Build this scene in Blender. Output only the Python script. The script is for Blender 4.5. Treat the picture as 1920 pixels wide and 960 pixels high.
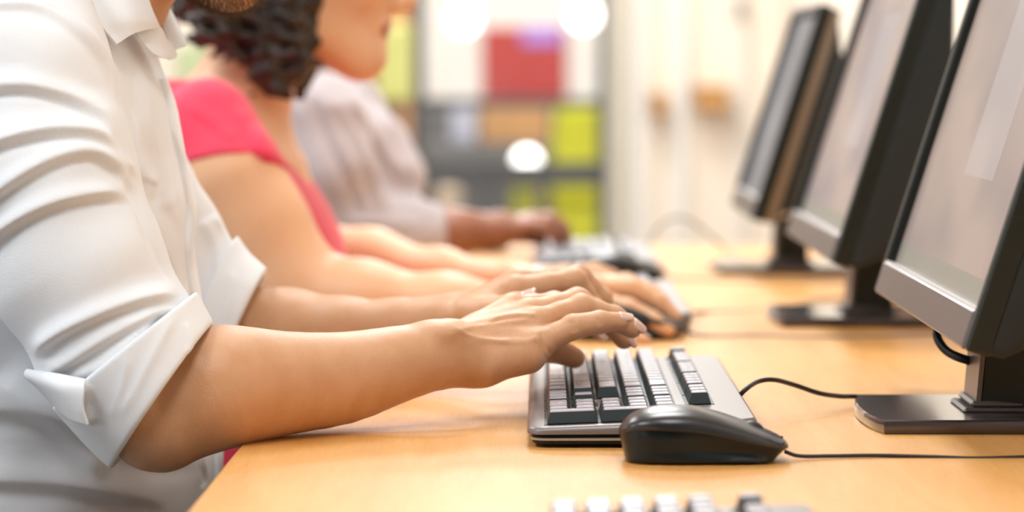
import bpy, math, random
import numpy as np
from mathutils import Vector, Matrix, Euler

random.seed(7); RNG = np.random.default_rng(7)
for _o in list(bpy.data.objects): bpy.data.objects.remove(_o)
SC = bpy.context.scene
COL = SC.collection

# ------------------------------------------------------------------ camera
DZ = 0.74                       # height of the desk top
CAM = Vector((0.0, 0.0, DZ + 0.264))
PITCH, YAW, LENS = 3.70, 0.57, 100.0
cd = bpy.data.cameras.new('camera'); cam = bpy.data.objects.new('camera', cd); COL.objects.link(cam)
cam.location = CAM
cam.rotation_euler = Euler((math.radians(90 - PITCH), 0, math.radians(YAW)), 'XYZ')
cd.lens = LENS; cd.sensor_width = 36.0; cd.clip_start = 0.05; cd.clip_end = 100
cd.dof.use_dof = True; cd.dof.focus_distance = 2.06; cd.dof.aperture_fstop = 4.2
SC.camera = cam

# ------------------------------------------------------------------ colour management, world
SC.view_settings.view_transform = 'Standard'; SC.view_settings.look = 'None'
SC.view_settings.gamma = 1.0; SC.view_settings.use_curve_mapping = False
SC.view_settings.exposure = 0.12
SC.cycles.use_denoising = True
SC.cycles.max_bounces = 8; SC.cycles.diffuse_bounces = 4; SC.cycles.glossy_bounces = 4
SC.cycles.transparent_max_bounces = 8; SC.cycles.sample_clamp_indirect = 6.0
w = bpy.data.worlds.new('daylight'); SC.world = w; w.use_nodes = True
w.node_tree.nodes['Background'].inputs[0].default_value = (0.93, 0.96, 1.0, 1)
w.node_tree.nodes['Background'].inputs[1].default_value = 1.6

# ------------------------------------------------------------------ unseen ceiling luminaires (area lamps sit under the diffusers)
LAMPS = [(-1.5, 1.0, 22), (-1.5, 3.6, 24), (-1.5, 6.2, 26), (0.0, 0.9, 11), (0.0, 3.6, 22), (0.0, 6.2, 32), (-3.0, 2.2, 20), (-3.0, 5.0, 20), (0.0, 8.5, 38), (-1.5, 8.5, 26)]  # pair nearest the far wall is added to brighten that wall
for i, (x, y, LAMP_W) in enumerate(LAMPS):
    ld = bpy.data.lights.new('ceiling_lamp', 'AREA'); ld.shape = 'RECTANGLE'; ld.size = 0.6; ld.size_y = 1.2
    ld.energy = LAMP_W; ld.color = (0.91, 0.96, 1.0)
    lo = bpy.data.objects.new('ceiling_lamp', ld); COL.objects.link(lo); lo.location = (x, y, 2.69)

# ------------------------------------------------------------------ pixel <-> world measuring helpers
F = LENS / 36.0 * 1920
ROT = np.array(cam.rotation_euler.to_matrix())
CN = np.array(CAM)
def P(px, py, Y):
    d = ROT @ np.array([(px - 960) / F, (480 - py) / F, -1.0])
    return CN + d * (Y / d[1])
def proj(V):
    q = (V - CN) @ ROT
    return 960 + F * q[:, 0] / (-q[:, 2]), 480 - F * q[:, 1] / (-q[:, 2])

# ------------------------------------------------------------------ materials
def mat(name, col, rough=0.5, metal=0.0, spec=0.5, coat=0.0, coat_rough=0.1, sss=0.0, sss_r=(1, .4, .2),
        var=0.0, vscale=20.0, vcol=None, bump=0.0, bscale=200.0, emit=None, estr=0.0, stretch=(1, 1, 1), sheen=0.0):
    m = bpy.data.materials.new(name); m.use_nodes = True
    nt = m.node_tree; b = nt.nodes['Principled BSDF']
    b.inputs['Base Color'].default_value = (*col, 1); b.inputs['Roughness'].default_value = rough
    b.inputs['Metallic'].default_value = metal; b.inputs['Specular IOR Level'].default_value = spec
    b.inputs['Coat Weight'].default_value = coat; b.inputs['Coat Roughness'].default_value = coat_rough
    if sheen: b.inputs['Sheen Weight'].default_value = sheen
    if sss:
        b.inputs['Subsurface Weight'].default_value = sss
        b.inputs['Subsurface Radius'].default_value = sss_r; b.inputs['Subsurface Scale'].default_value = 0.006
    if emit:
        b.inputs['Emission Color'].default_value = (*emit, 1); b.inputs['Emission Strength'].default_value = estr
    tc = nt.nodes.new('ShaderNodeTexCoord'); mp = nt.nodes.new('ShaderNodeMapping')
    mp.inputs['Scale'].default_value = stretch; nt.links.new(tc.outputs['Object'], mp.inputs[0])
    if True:
        n = nt.nodes.new('ShaderNodeTexNoise'); n.inputs['Scale'].default_value = vscale; n.inputs['Detail'].default_value = 4
        nt.links.new(mp.outputs[0], n.inputs['Vector'])
        r = nt.nodes.new('ShaderNodeValToRGB'); vc = vcol or tuple(c * (1 - max(var, .02)) for c in col)
        r.color_ramp.elements[0].position = 0.3; r.color_ramp.elements[1].position = 0.7
        r.color_ramp.elements[0].color = (*vc, 1); r.color_ramp.elements[1].color = (*col, 1)
        nt.links.new(n.outputs['Fac'], r.inputs[0]); nt.links.new(r.outputs[0], b.inputs['Base Color'])
    if bump:
        n2 = nt.nodes.new('ShaderNodeTexNoise'); n2.inputs['Scale'].default_value = bscale; n2.inputs['Detail'].default_value = 3
        nt.links.new(mp.outputs[0], n2.inputs['Vector'])
        bp = nt.nodes.new('ShaderNodeBump'); bp.inputs['Strength'].default_value = bump; bp.inputs['Distance'].default_value = 0.001
        nt.links.new(n2.outputs['Fac'], bp.inputs['Height']); nt.links.new(bp.outputs[0], b.inputs['Normal'])
    return m

M = {}
M['cream'] = mat('cream_paint', (0.92, 0.81, 0.68), 0.6, var=.03, vscale=2)
M['brown_paint'] = mat('slate_paint', (0.09, 0.105, 0.115), 0.7)  # unseen front wall darkened so black plastics reflect less light
M['white_paint'] = mat('white_paint', (0.84, 0.81, 0.76), 0.55, var=.02, vscale=3)
M['ceiling'] = mat('ceiling_paint', (0.86, 0.85, 0.82), 0.8)
M['floor'] = mat('floor_vinyl', (0.17, 0.15, 0.14), 0.4, var=.12, vscale=6)
M['frame_grey'] = mat('grey_frame', (0.085, 0.088, 0.092), 0.45, spec=.4)
M['skin_man'] = mat('tan_skin', (0.66, 0.385, 0.225), 0.42, sss=.10, vcol=(0.60, 0.32, 0.165), vscale=38, bump=.35, bscale=900)
M['skin_woman'] = mat('light_skin', (0.80, 0.475, 0.285), 0.42, sss=.12, vcol=(0.76, 0.43, 0.24), vscale=20, bump=.2, bscale=700)
M['skin_dark'] = mat('brown_skin', (0.33, 0.135, 0.075), 0.42, sss=.12, vcol=(0.28, 0.11, 0.06), vscale=20)
M['nail'] = mat('fingernail', (0.80, 0.52, 0.43), 0.22, coat=.5, sss=.1)
M['nail_tip'] = mat('nail_tip', (0.80, 0.66, 0.58), 0.25, coat=.4)
M['shirt'] = mat('white_cotton', (0.84, 0.885, 0.94), 0.85, var=.02, vscale=8, bump=.35, bscale=1400, sheen=.15, spec=.2)
M['red'] = mat('coral_red_knit', (0.88, 0.06, 0.125), 0.8, var=.12, vscale=12, sheen=.3, spec=.2, stretch=(2, 2, .4))
M['cardigan'] = mat('lilac_grey_knit', (0.54, 0.485, 0.50), 0.9, var=.16, vscale=14, sheen=.3, spec=.2, bump=.3, bscale=200)
M['inner_top'] = mat('beige_top', (0.50, 0.40, 0.36), 0.9)
M['navy'] = mat('dark_denim', (0.035, 0.045, 0.08), 0.85, var=.2, vscale=30)
M['charcoal'] = mat('charcoal_cloth', (0.05, 0.05, 0.055), 0.85, var=.2, vscale=30)
M['shoe'] = mat('black_leather', (0.02, 0.018, 0.016), 0.4)
M['hair'] = mat('black_curly_hair', (0.012, 0.009, 0.008), 0.42, vcol=(0.045, 0.024, 0.014), vscale=45, bump=1.0, bscale=110, spec=.5)
M['beard'] = mat('brown_beard', (0.13, 0.075, 0.035), 0.6, var=.4, vscale=80)
M['lips'] = mat('lips', (0.46, 0.13, 0.11), 0.35)
M['key'] = mat('key_plastic', (0.27, 0.255, 0.30), 0.42, spec=1.0, coat=.7, coat_rough=.22)  # tops lightened: glare put into the colour; sides keep the dark plastic
M['key_side'] = mat('key_side_plastic', (0.035, 0.05, 0.055), 0.4)
M['case'] = mat('taupe_case_plastic', (0.19, 0.165, 0.16), 0.33, metal=.15, spec=.7, bump=.05, bscale=3000)
M['case_dark'] = mat('black_case_plastic', (0.008, 0.010, 0.010), 0.45, spec=.35)
M['case_trim'] = mat('beige_seam_strip', (0.48, 0.44, 0.36), 0.45)
M['mouse'] = mat('black_mouse_plastic', (0.016, 0.018, 0.022), 0.27, spec=.6)
M['mouse_side'] = mat('matt_mouse_plastic', (0.004, 0.010, 0.012), 0.26, spec=.35)
M['cable'] = mat('black_cable', (0.015, 0.015, 0.017), 0.4)
M['cable_grey'] = mat('grey_cable', (0.30, 0.27, 0.24), 0.5)
M['legend'] = mat('key_legend', (0.75, 0.75, 0.75), 0.5)
M['mon_black'] = mat('monitor_black', (0.010, 0.014, 0.012), 0.38, spec=.35)
M['mon_back'] = mat('monitor_back_plastic', (0.034, 0.042, 0.048), 0.7, spec=.05)
M['mon_taupe'] = mat('monitor_taupe', (0.125, 0.105, 0.098), 0.34, metal=.3, spec=.55)
M['mon_tan'] = mat('monitor_tan_shell', (0.21, 0.165, 0.12), 0.45)
M['stand'] = mat('stand_gloss', (0.055, 0.043, 0.048), 0.26, metal=.25, spec=.8, coat=.9)
M['chrome'] = mat('chrome', (0.7, 0.7, 0.7), 0.2, metal=1)
M['bezel_line'] = mat('bezel_inner_edge', (0.75, 0.72, 0.72), 0.35, metal=.4)
M['wood_box'] = mat('orange_wood', (0.62, 0.32, 0.10), 0.5, var=.2, vscale=8, stretch=(1, 8, 8))
M['bookcase'] = mat('bookcase_wood', (0.60, 0.30, 0.11), 0.5, var=.15, vscale=6, stretch=(6, 6, 1))
M['yellow'] = mat('yellow_plastic', (0.80, 0.82, 0.05), 0.5, var=.1, vscale=5)
M['pale_yellow'] = mat('pale_yellow_card', (0.60, 0.60, 0.20), 0.6)
M['red_board'] = mat('red_felt_board', (0.50, 0.065, 0.06), 0.7, var=.15, vscale=6)
M['purple'] = mat('purple_card', (0.45, 0.25, 0.70), 0.6)
M['cab_grey'] = mat('grey_cabinet', (0.16, 0.16, 0.165), 0.5, var=.1, vscale=4)
M['cab_orange'] = mat('orange_cabinet', (0.55, 0.30, 0.13), 0.5, var=.15, vscale=4)
M['lilac'] = mat('lilac_card', (0.48, 0.50, 0.62), 0.6)
M['beige'] = mat('beige_card', (0.60, 0.48, 0.36), 0.6)
M['green'] = mat('pale_green_card', (0.55, 0.62, 0.36), 0.6)
M['book_dark'] = mat('dark_books', (0.06, 0.045, 0.05), 0.6)
M['book_brown'] = mat('brown_books', (0.28, 0.13, 0.06), 0.6)
M['lamp'] = mat('lamp_globe', (1, 1, 1), 0.4, emit=(1, .97, .93), estr=5)
M['diffuser'] = mat('light_diffuser', (1, 1, 1), 0.5, emit=(1, .95, .88), estr=4)
M['metal'] = mat('grey_metal', (0.35, 0.35, 0.36), 0.35, metal=.8)
M['chair_fabric'] = mat('blue_grey_upholstery', (0.10, 0.13, 0.19), 0.9)

def glass_mat():
    m = bpy.data.materials.new('window_glass'); m.use_nodes = True; nt = m.node_tree; nt.nodes.clear()
    o = nt.nodes.new('ShaderNodeOutputMaterial'); mx = nt.nodes.new('ShaderNodeMixShader')
    t = nt.nodes.new('ShaderNodeBsdfTransparent'); g = nt.nodes.new('ShaderNodeBsdfGlossy'); g.inputs['Roughness'].default_value = .03
    fr = nt.nodes.new('ShaderNodeFresnel'); fr.inputs[0].default_value = 1.35
    nt.links.new(fr.outputs[0], mx.inputs[0]); nt.links.new(t.outputs[0], mx.inputs[1]); nt.links.new(g.outputs[0], mx.inputs[2])
    nt.links.new(mx.outputs[0], o.inputs[0]); return m
M['glass'] = glass_mat()

def wood_mat():
    m = bpy.data.materials.new('lacquered_beech'); m.use_nodes = True; nt = m.node_tree; b = nt.nodes['Principled BSDF']
    tc = nt.nodes.new('ShaderNodeTexCoord'); mp = nt.nodes.new('ShaderNodeMapping'); mp.inputs['Scale'].default_value = (9, 1.1, 9)
    nt.links.new(tc.outputs['Object'], mp.inputs[0])
    n = nt.nodes.new('ShaderNodeTexNoise'); n.inputs['Scale'].default_value = 3.0; n.inputs['Detail'].default_value = 6; n.inputs['Distortion'].default_value = .6
    nt.links.new(mp.outputs[0], n.inputs['Vector'])
    mp2 = nt.nodes.new('ShaderNodeMapping'); mp2.inputs['Scale'].default_value = (160, 9, 160); nt.links.new(tc.outputs['Object'], mp2.inputs[0])
    n2 = nt.nodes.new('ShaderNodeTexNoise'); n2.inputs['Scale'].default_value = 4.0; n2.inputs['Detail'].default_value = 3
    nt.links.new(mp2.outputs[0], n2.inputs['Vector'])
    r = nt.nodes.new('ShaderNodeValToRGB'); r.color_ramp.elements[0].position = .3; r.color_ramp.elements[1].position = .7
    r.color_ramp.elements[0].color = (0.66, 0.315, 0.072, 1); r.color_ramp.elements[1].color = (0.77, 0.405, 0.125, 1)
    nt.links.new(n.outputs['Fac'], r.inputs[0])
    r2 = nt.nodes.new('ShaderNodeValToRGB'); r2.color_ramp.elements[0].color = (.93, .92, .9, 1); r2.color_ramp.elements[1].color = (1, 1, 1, 1)
    r2.color_ramp.elements[0].position = .35; r2.color_ramp.elements[1].position = .6
    nt.links.new(n2.outputs['Fac'], r2.inputs[0])
    mx = nt.nodes.new('ShaderNodeMix'); mx.data_type = 'RGBA'; mx.blend_type = 'MULTIPLY'; mx.inputs[0].default_value = 1
    nt.links.new(r.outputs[0], mx.inputs[6]); nt.links.new(r2.outputs[0], mx.inputs[7]); nt.links.new(mx.outputs[2], b.inputs['Base Color'])
    b.inputs['Roughness'].default_value = .5; b.inputs['Coat Weight'].default_value = .2; b.inputs['Coat Roughness'].default_value = .2
    bp = nt.nodes.new('ShaderNodeBump'); bp.inputs['Strength'].default_value = .08; bp.inputs['Distance'].default_value = .001
    nt.links.new(n2.outputs['Fac'], bp.inputs['Height']); nt.links.new(bp.outputs[0], b.inputs['Normal'])
    return m
M['wood'] = wood_mat()

def screen_mat(name, base, low, strength, window=True):
    """a lit display: desktop picture, an open window, a task bar (UV 0-1 over the screen)"""
    m = bpy.data.materials.new(name); m.use_nodes = True; nt = m.node_tree; b = nt.nodes['Principled BSDF']
    tc = nt.nodes.new('ShaderNodeTexCoord'); sp = nt.nodes.new('ShaderNodeSeparateXYZ'); nt.links.new(tc.outputs['UV'], sp.inputs[0])
    n = nt.nodes.new('ShaderNodeTexNoise'); n.inputs['Scale'].default_value = 2.2; n.inputs['Detail'].default_value = 1  # soft noise glow imitates the blurred reflection of the room
    nt.links.new(tc.outputs['UV'], n.inputs['Vector'])
    r = nt.nodes.new('ShaderNodeValToRGB'); r.color_ramp.elements[0].position = .36; r.color_ramp.elements[1].position = .55
    r.color_ramp.elements[0].color = (*low, 1); r.color_ramp.elements[1].color = (*base, 1); nt.links.new(n.outputs['Fac'], r.inputs[0])
    cur = r.outputs[0]
    def box(u0, u1, v0, v1, col, fac):
        nonlocal cur
        def step(sock, val, op):
            q = nt.nodes.new('ShaderNodeMath'); q.operation = op; q.inputs[1].default_value = val; nt.links.new(sock, q.inputs[0]); return q.outputs[0]
        s = [step(sp.outputs[0], u0, 'GREATER_THAN'), step(sp.outputs[0], u1, 'LESS_THAN'), step(sp.outputs[1], v0, 'GREATER_THAN'), step(sp.outputs[1], v1, 'LESS_THAN')]
        a = s[0]
        for t in s[1:]:
            q = nt.nodes.new('ShaderNodeMath'); q.operation = 'MULTIPLY'; nt.links.new(a, q.inputs[0]); nt.links.new(t, q.inputs[1]); a = q.outputs[0]
        q = nt.nodes.new('ShaderNodeMath'); q.operation = 'MULTIPLY'; q.inputs[1].default_value = fac; nt.links.new(a, q.inputs[0])
        mx = nt.nodes.new('ShaderNodeMix'); mx.data_type = 'RGBA'; nt.links.new(q.outputs[0], mx.inputs[0]); nt.links.new(cur, mx.inputs[6]); mx.inputs[7].default_value = (*col, 1)
        cur = mx.outputs[2]
    if window:
        box(.42, .70, .33, .88, (.80, .74, .74), .35)
        box(0, 1, 0, .075, (.36, .36, .27), .75)
    b.inputs['Base Color'].default_value = (.03, .03, .035, 1); b.inputs['Roughness'].default_value = .36; b.inputs['Specular IOR Level'].default_value = .35
    nt.links.new(cur, b.inputs['Emission Color']); b.inputs['Emission Strength'].default_value = strength
    return m
M['screen_warm'] = screen_mat('lit_screen_warm', (.60, .45, .37), (.40, .31, .28), 0.60)
M['screen_mid'] = screen_mat('lit_screen_pink', (.60, .45, .38), (.36, .29, .30), 0.62)
M['screen_blue'] = screen_mat('lit_screen_blue', (.30, .32, .36), (.18, .20, .24), 0.55, window=False)

# ------------------------------------------------------------------ mesh helpers
class MB:
    """collects shapes; build() links them as ONE mesh object"""
    def __init__(s): s.v = []; s.f = []; s.mi = []; s.uv = None
    def add(s, verts, faces, mi=0):
        o = len(s.v); s.v += [tuple(map(float, v)) for v in verts]; s.f += [tuple(i + o for i in f) for f in faces]; s.mi += [mi] * len(faces); return s
    def box(s, lo, hi, mi=0, bev=0.0, mtx=None):
        x0, y0, z0 = lo; x1, y1, z1 = hi
        if bev <= 0:
            v = [(x, y, z) for z in (z0, z1) for y in (y0, y1) for x in (x0, x1)]
            f = [(0, 2, 3, 1), (4, 5, 7, 6), (0, 1, 5, 4), (2, 6, 7, 3), (0, 4, 6, 2), (1, 3, 7, 5)]
        else:
            # chamfered box
            b = min(bev, (x1 - x0) / 2.01, (y1 - y0) / 2.01, (z1 - z0) / 2.01)
            idx = {}; v = []
            for sx in (0, 1):
                for sy in (0, 1):
                    for sz in (0, 1):
                        X, Y, Z = (x0, x1)[sx], (y0, y1)[sy], (z0, z1)[sz]; dx, dy, dz = (b, -b)[sx], (b, -b)[sy], (b, -b)[sz]
                        idx[sx, sy, sz] = len(v); v += [(X, Y + dy, Z + dz), (X + dx, Y, Z + dz), (X + dx, Y + dy, Z)]
            f = []
            g = lambda a, bb, c, k: idx[a, bb, c] + k
            for q in (0, 1):
                a = [g(q, 0, 0, 0), g(q, 1, 0, 0), g(q, 1, 1, 0), g(q, 0, 1, 0)]; f.append(tuple(a if q else a[::-1]))
                a = [g(0, q, 0, 1), g(0, q, 1, 1), g(1, q, 1, 1), g(1, q, 0, 1)]; f.append(tuple(a if q else a[::-1]))
                a = [g(0, 0, q, 2), g(1, 0, q, 2), g(1, 1, q, 2), g(0, 1, q, 2)]; f.append(tuple(a if q else a[::-1]))
            for a in (0, 1):
                for c in (0, 1):
                    f.append((g(0, a, c, 1), g(0, a, c, 2), g(1, a, c, 2), g(1, a, c, 1)) if a ^ c else (g(1, a, c, 1), g(1, a, c, 2), g(0, a, c, 2), g(0, a, c, 1)))
                    f.append((g(a, 0, c, 2), g(a, 0, c, 0), g(a, 1, c, 0), g(a, 1, c, 2)) if a ^ c else (g(a, 1, c, 2), g(a, 1, c, 0), g(a, 0, c, 0), g(a, 0, c, 2)))
                    f.append((g(a, c, 0, 0), g(a, c, 0, 1), g(a, c, 1, 1), g(a, c, 1, 0)) if a ^ c else (g(a, c, 1, 0), g(a, c, 1, 1), g(a, c, 0, 1), g(a, c, 0, 0)))
            for (sx, sy, sz), k in idx.items():
                f.append((k, k + 1, k + 2) if (sx + sy + sz) % 2 else (k + 2, k + 1, k))
        if mtx is not None: v = [tuple(mtx @ Vector(p)) for p in v]
        return s.add(v, f, mi)
    def loft(s, rings, closed=True, caps=True, mi=0):
        n = len(rings[0]); v = [p for r in rings for p in r]; f = []
        for i in range(len(rings) - 1):
            for j in range(n if closed else n - 1):
                k = (j + 1) % n; f.append((i * n + j, i * n + k, (i + 1) * n + k, (i + 1) * n + j))
        if caps: f.append(tuple(range(n))[::-1]); f.append(tuple((len(rings) - 1) * n + j for j in range(n)))
        return s.add(v, f, mi)
    def tube(s, pts, r, n=10, mi=0):
        pts = [Vector(p) for p in pts]; rings = []; up = Vector((0, 0, 1)); last = None
        for i, p in enumerate(pts):
            t = (pts[min(i + 1, len(pts) - 1)] - pts[max(i - 1, 0)]).normalized()
            if last is None: a = t.cross(up if abs(t.z) < .9 else Vector((1, 0, 0))).normalized()
            else: a = (last - t * last.dot(t)).normalized()
            last = a; b = t.cross(a); rr = r[i] if isinstance(r, (list, tuple)) else r
            rings.append([p + a * (rr * math.cos(2 * math.pi * k / n)) + b * (rr * math.sin(2 * math.pi * k / n)) for k in range(n)])
        return s.loft(rings, mi=mi)
    def sphere(s, c, r, n=16, m=10, mi=0):
        rx, ry, rz = r if isinstance(r, (tuple, list)) else (r, r, r)
        rings = []
        for i in range(m + 1):
            t = math.pi * (0.02 + .96 * i / m); rings.append([(c[0] + rx * math.sin(t) * math.cos(2 * math.pi * k / n), c[1] + ry * math.sin(t) * math.sin(2 * math.pi * k / n), c[2] - rz * math.cos(t)) for k in range(n)])
        return s.loft(rings, mi=mi)
    def prism(s, outline, z0, z1, mi=0, bev=0.0):
        """outline: ccw list of (x, y)"""
        c = np.mean(np.array(outline), axis=0)
        def ins(b): return [tuple(np.array(p) + (c - np.array(p)) / max(np.linalg.norm(c - np.array(p)), 1e-6) * b) for p in outline]
        rings = []
        if bev: rings = [[(x, y, z0) for x, y in ins(bev)], [(x, y, z0 + bev) for x, y in outline], [(x, y, z1 - bev) for x, y in outline], [(x, y, z1) for x, y in ins(bev)]]
        else: rings = [[(x, y, z0) for x, y in outline], [(x, y, z1) for x, y in outline]]
        return s.loft(rings, mi=mi)
    def build(s, name, mats, parent=None, smooth=False, angle=None):
        me = bpy.data.meshes.new(name); me.from_pydata(s.v, [], s.f); 
        mats = mats if isinstance(mats, (list, tuple)) else [mats]
        for m in mats: me.materials.append(m)
        if len(mats) > 1: me.polygons.foreach_set('material_index', s.mi)
        if smooth or angle: me.polygons.foreach_set('use_smooth', [True] * len(me.polygons))
        me.update()
        if angle: me.set_sharp_from_angle(angle=math.radians(angle))
        o = bpy.data.objects.new(name, me); COL.objects.link(o)
        if parent: o.parent = parent
        return o

def catmull(pts, n=10):
    pts = [np.array(p, float) for p in pts]; P4 = [2 * pts[0] - pts[1]] + pts + [2 * pts[-1] - pts[-2]]; out = []
    for i in range(1, len(P4) - 2):
        a, b, c, d = P4[i - 1:i + 3]
        for k in range(n):
            t = k / n; out.append(.5 * ((2 * b) + (c - a) * t + (2 * a - 5 * b + 4 * c - d) * t * t + (3 * b - 3 * c + d - a) * t ** 3))
    out.append(pts[-1]); return out

def tag(o, label=None, cat=None, group=None, kind=None):
    if label: o['label'] = label
    if cat: o['category'] = cat
    if group: o['group'] = group
    if kind: o['kind'] = kind
    return o
def empty(name, loc=(0, 0, 0), rz=0.0):
    o = bpy.data.objects.new(name, None); COL.objects.link(o); o.location = loc; o.rotation_euler = (0, 0, rz); o.empty_display_size = .05; return o
def copy_tree(o, parent=None):
    c = o.copy(); COL.objects.link(c); c.parent = parent
    for ch in list(o.children): copy_tree(ch, c)
    return c

# ================================================================== the room
def struct(name, mb, m, **k): return tag(mb.build(name, m, **k), kind='structure')
XR, XL, YB, YF, ZC = 0.84, -4.6, 10.0, -2.6, 2.75
struct('floor', MB().box((XL - .1, YF - .1, -.1), (XR + 2.6, 14.2, 0)), M['floor'])
struct('ceiling', MB().box((XL - .1, YF - .1, ZC), (XR + 2.6, 14.2, ZC + .1)), M['ceiling'])
struct('wall_right', MB().box((XR, YF, 0), (XR + .1, YB, ZC)), M['cream'])
# the wall at the far end with a glazed screen in it
gx0, gx1 = P(768, 135, YB)[0], P(1141, 135, YB)[0]
struct('wall_back', MB().box((XL, YB, 0), (gx0 - .75, YB + .12, ZC)).box((gx1, YB, 0), (XR, YB + .12, ZC)).box((gx0 - .75, YB, 2.35), (gx1, YB + .12, ZC)), M['cream'])
def windowed(name, axis, c0, c1, a0, a1, holes, m):
    """wall with rectangular holes (a, b, z0, z1) along its length"""
    mb = MB()
    def bx(a, b, z0, z1):
        if b - a < 1e-4 or z1 - z0 < 1e-4: return
        mb.box((c0, a, z0), (c1, b, z1)) if axis == 'y' else mb.box((a, c0, z0), (b, c1, z1))
    cur = a0
    for (a, b, z0, z1) in holes:
        bx(cur, a, 0, ZC); bx(a, b, 0, z0); bx(a, b, z1, ZC); cur = b
    bx(cur, a1, 0, ZC); return struct(name, mb, m)
hl = [(-1.6, 0.8, .7, 2.5), (1.2, 3.6, .7, 2.5), (4.0, 6.4, .7, 2.5)]  # unseen window openings, added to let daylight into the room
windowed('wall_left', 'y', XL, XL + .12, YF, YB, hl, M['cream'])
hf = [(-4.2, -2.6, .9, 2.4)]
windowed('wall_front', 'x', YF, YF + .12, XL, XR, hf, M['brown_paint'])
wn = 0
def window(axis, c, a, b, z0, z1):
    global wn; wn += 1
    fr = MB(); t = .045
    def bx(mb, a, b, z0, z1, d0, d1):
        mb.box((c + d0, a, z0), (c + d1, b, z1)) if axis == 'y' else mb.box((a, c + d0, z0), (b, c + d1, z1))
    bx(fr, a, b, z0, z0 + t, .03, .09); bx(fr, a, b, z1 - t, z1, .03, .09)
    for q in (a, (a + b) / 2 - t / 2, b - t): bx(fr, q, q + t, z0 + t, z1 - t, .03, .09)
    o = struct('window_%d' % wn, fr, M['white_paint'])
    pn = MB(); bx(pn, a + t, (a + b) / 2 - t / 2, z0 + t, z1 - t, .057, .061); bx(pn, (a + b) / 2 + t / 2, b - t, z0 + t, z1 - t, .057, .061)
    pn.build('pane', M['glass'], o)
for h in hl: window('y', XL, *h)
for h in hf: window('x', YF, *h)

# unseen ceiling lights
for i, (x, y, _e) in enumerate(LAMPS):
    t = tag(empty('ceiling_light', (x, y, ZC)), 'white rectangular ceiling light panel in the row overhead', 'light', 'ceiling light panels')
    fr = MB()
    for a in ((-.33, -.63, -.29, .63), (.29, -.63, .33, .63), (-.29, -.63, .29, -.59), (-.29, .59, .29, .63)): fr.box((a[0], a[1], -.05), (a[2], a[3], 0))
    fr.build('frame', M['white_paint'], t)
    MB().box((-.29, -.59, -.03), (.29, .59, -.015)).build('diffuser', M['diffuser'], t)

# glazed screen: dark grey posts and rails with glass between, double leaf
sc_root = tag(empty('glass_partition', ((gx0 + gx1) / 2, YB + .06, 0)), kind='structure'); sc_root.name = 'door_1'
def loc(mb, nm, m, par=sc_root):
    o = mb.build(nm, m, par); c = Vector(par.location)
    o.data.transform(Matrix.Translation(-c)); return o
zr = lambda py, Y=YB: P(960, py, Y)[2]
pw = .05
loc(MB().box((gx0, YB, 0), (gx0 + pw, YB + .09, 2.35), bev=.004), 'post', M['frame_grey'])
loc(MB().box((gx1 - .035, YB, 0), (gx1, YB + .09, 2.35), bev=.004), 'post', M['frame_grey'])
loc(MB().box((gx0 - .75, YB, 0), (gx0 - .70, YB + .09, 2.35), bev=.004), 'post', M['frame_grey'])
loc(MB().box((gx0 + pw, YB + .01, zr(349)), (gx1 - .035, YB + .08, zr(305)), bev=.004), 'rail', M['frame_grey'])
loc(MB().box((gx0 + pw, YB + .02, zr(202)), (gx1 - .035, YB + .07, zr(185)), bev=.004), 'rail', M['frame_grey'])
loc(MB().box((gx0 + pw, YB + .01, 0), (gx1 - .035, YB + .08, .14), bev=.004), 'rail', M['frame_grey'])
loc(MB().box((gx0 - .75, YB, 2.3), (gx1, YB + .09, 2.35), bev=.004), 'rail', M['frame_grey'])
loc(MB().box((gx0 - .70, YB + .01, 0), (gx0, YB + .08, .14), bev=.004), 'rail', M['frame_grey'])
loc(MB().box((gx0 + pw, YB + .04, .14), (gx1 - .035, YB + .046, 2.3)), 'pane', M['glass'])
loc(MB().box((gx0 - .70, YB + .04, .14), (gx0, YB + .046, 2.3)), 'pane', M['glass'])

# upright trims on the far wall, right of the glazed screen
k = 0
M['taupe_paint'] = mat('taupe_paint', (.60, .555, .455), .6)  # recess shade beside the glazed screen, put into this strip's colour
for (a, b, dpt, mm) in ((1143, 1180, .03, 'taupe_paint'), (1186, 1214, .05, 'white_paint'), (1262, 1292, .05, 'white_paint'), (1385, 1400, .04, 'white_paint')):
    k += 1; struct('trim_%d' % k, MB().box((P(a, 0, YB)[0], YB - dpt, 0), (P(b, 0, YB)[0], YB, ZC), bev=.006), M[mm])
struct('baseboard_back', MB().box((gx1, YB - .015, 0), (XR, YB, .1), bev=.003), M['white_paint'])
struct('baseboard_right', MB().box((XR - .015, YF + .12, 0), (XR, YB - .015, .1), bev=.003), M['white_paint'])

# the room beyond
YN = 13.6
struct('wall_beyond', MB().box((-3.2, YN, 0), (2.6, YN + .1, ZC)), M['white_paint'])
struct('wall_beyond_left', MB().box((-3.3, YB + .12, 0), (-3.2, YN, ZC)), M['cream'])
struct('wall_beyond_right', MB().box((2.6, YB + .12, 0), (2.7, YN, ZC)), M['cream'])
ld = bpy.data.lights.new('room_beyond_lamp', 'AREA'); ld.shape = 'RECTANGLE'; ld.size = 2.0; ld.size_y = 1.2; ld.energy = 85; ld.color = (1, .97, .93)
lo = bpy.data.objects.new('room_beyond_lamp', ld); COL.objects.link(lo); lo.location = (-.2, 11.9, 2.68)  # added fill light without a fixture, brightens the room beyond

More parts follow.
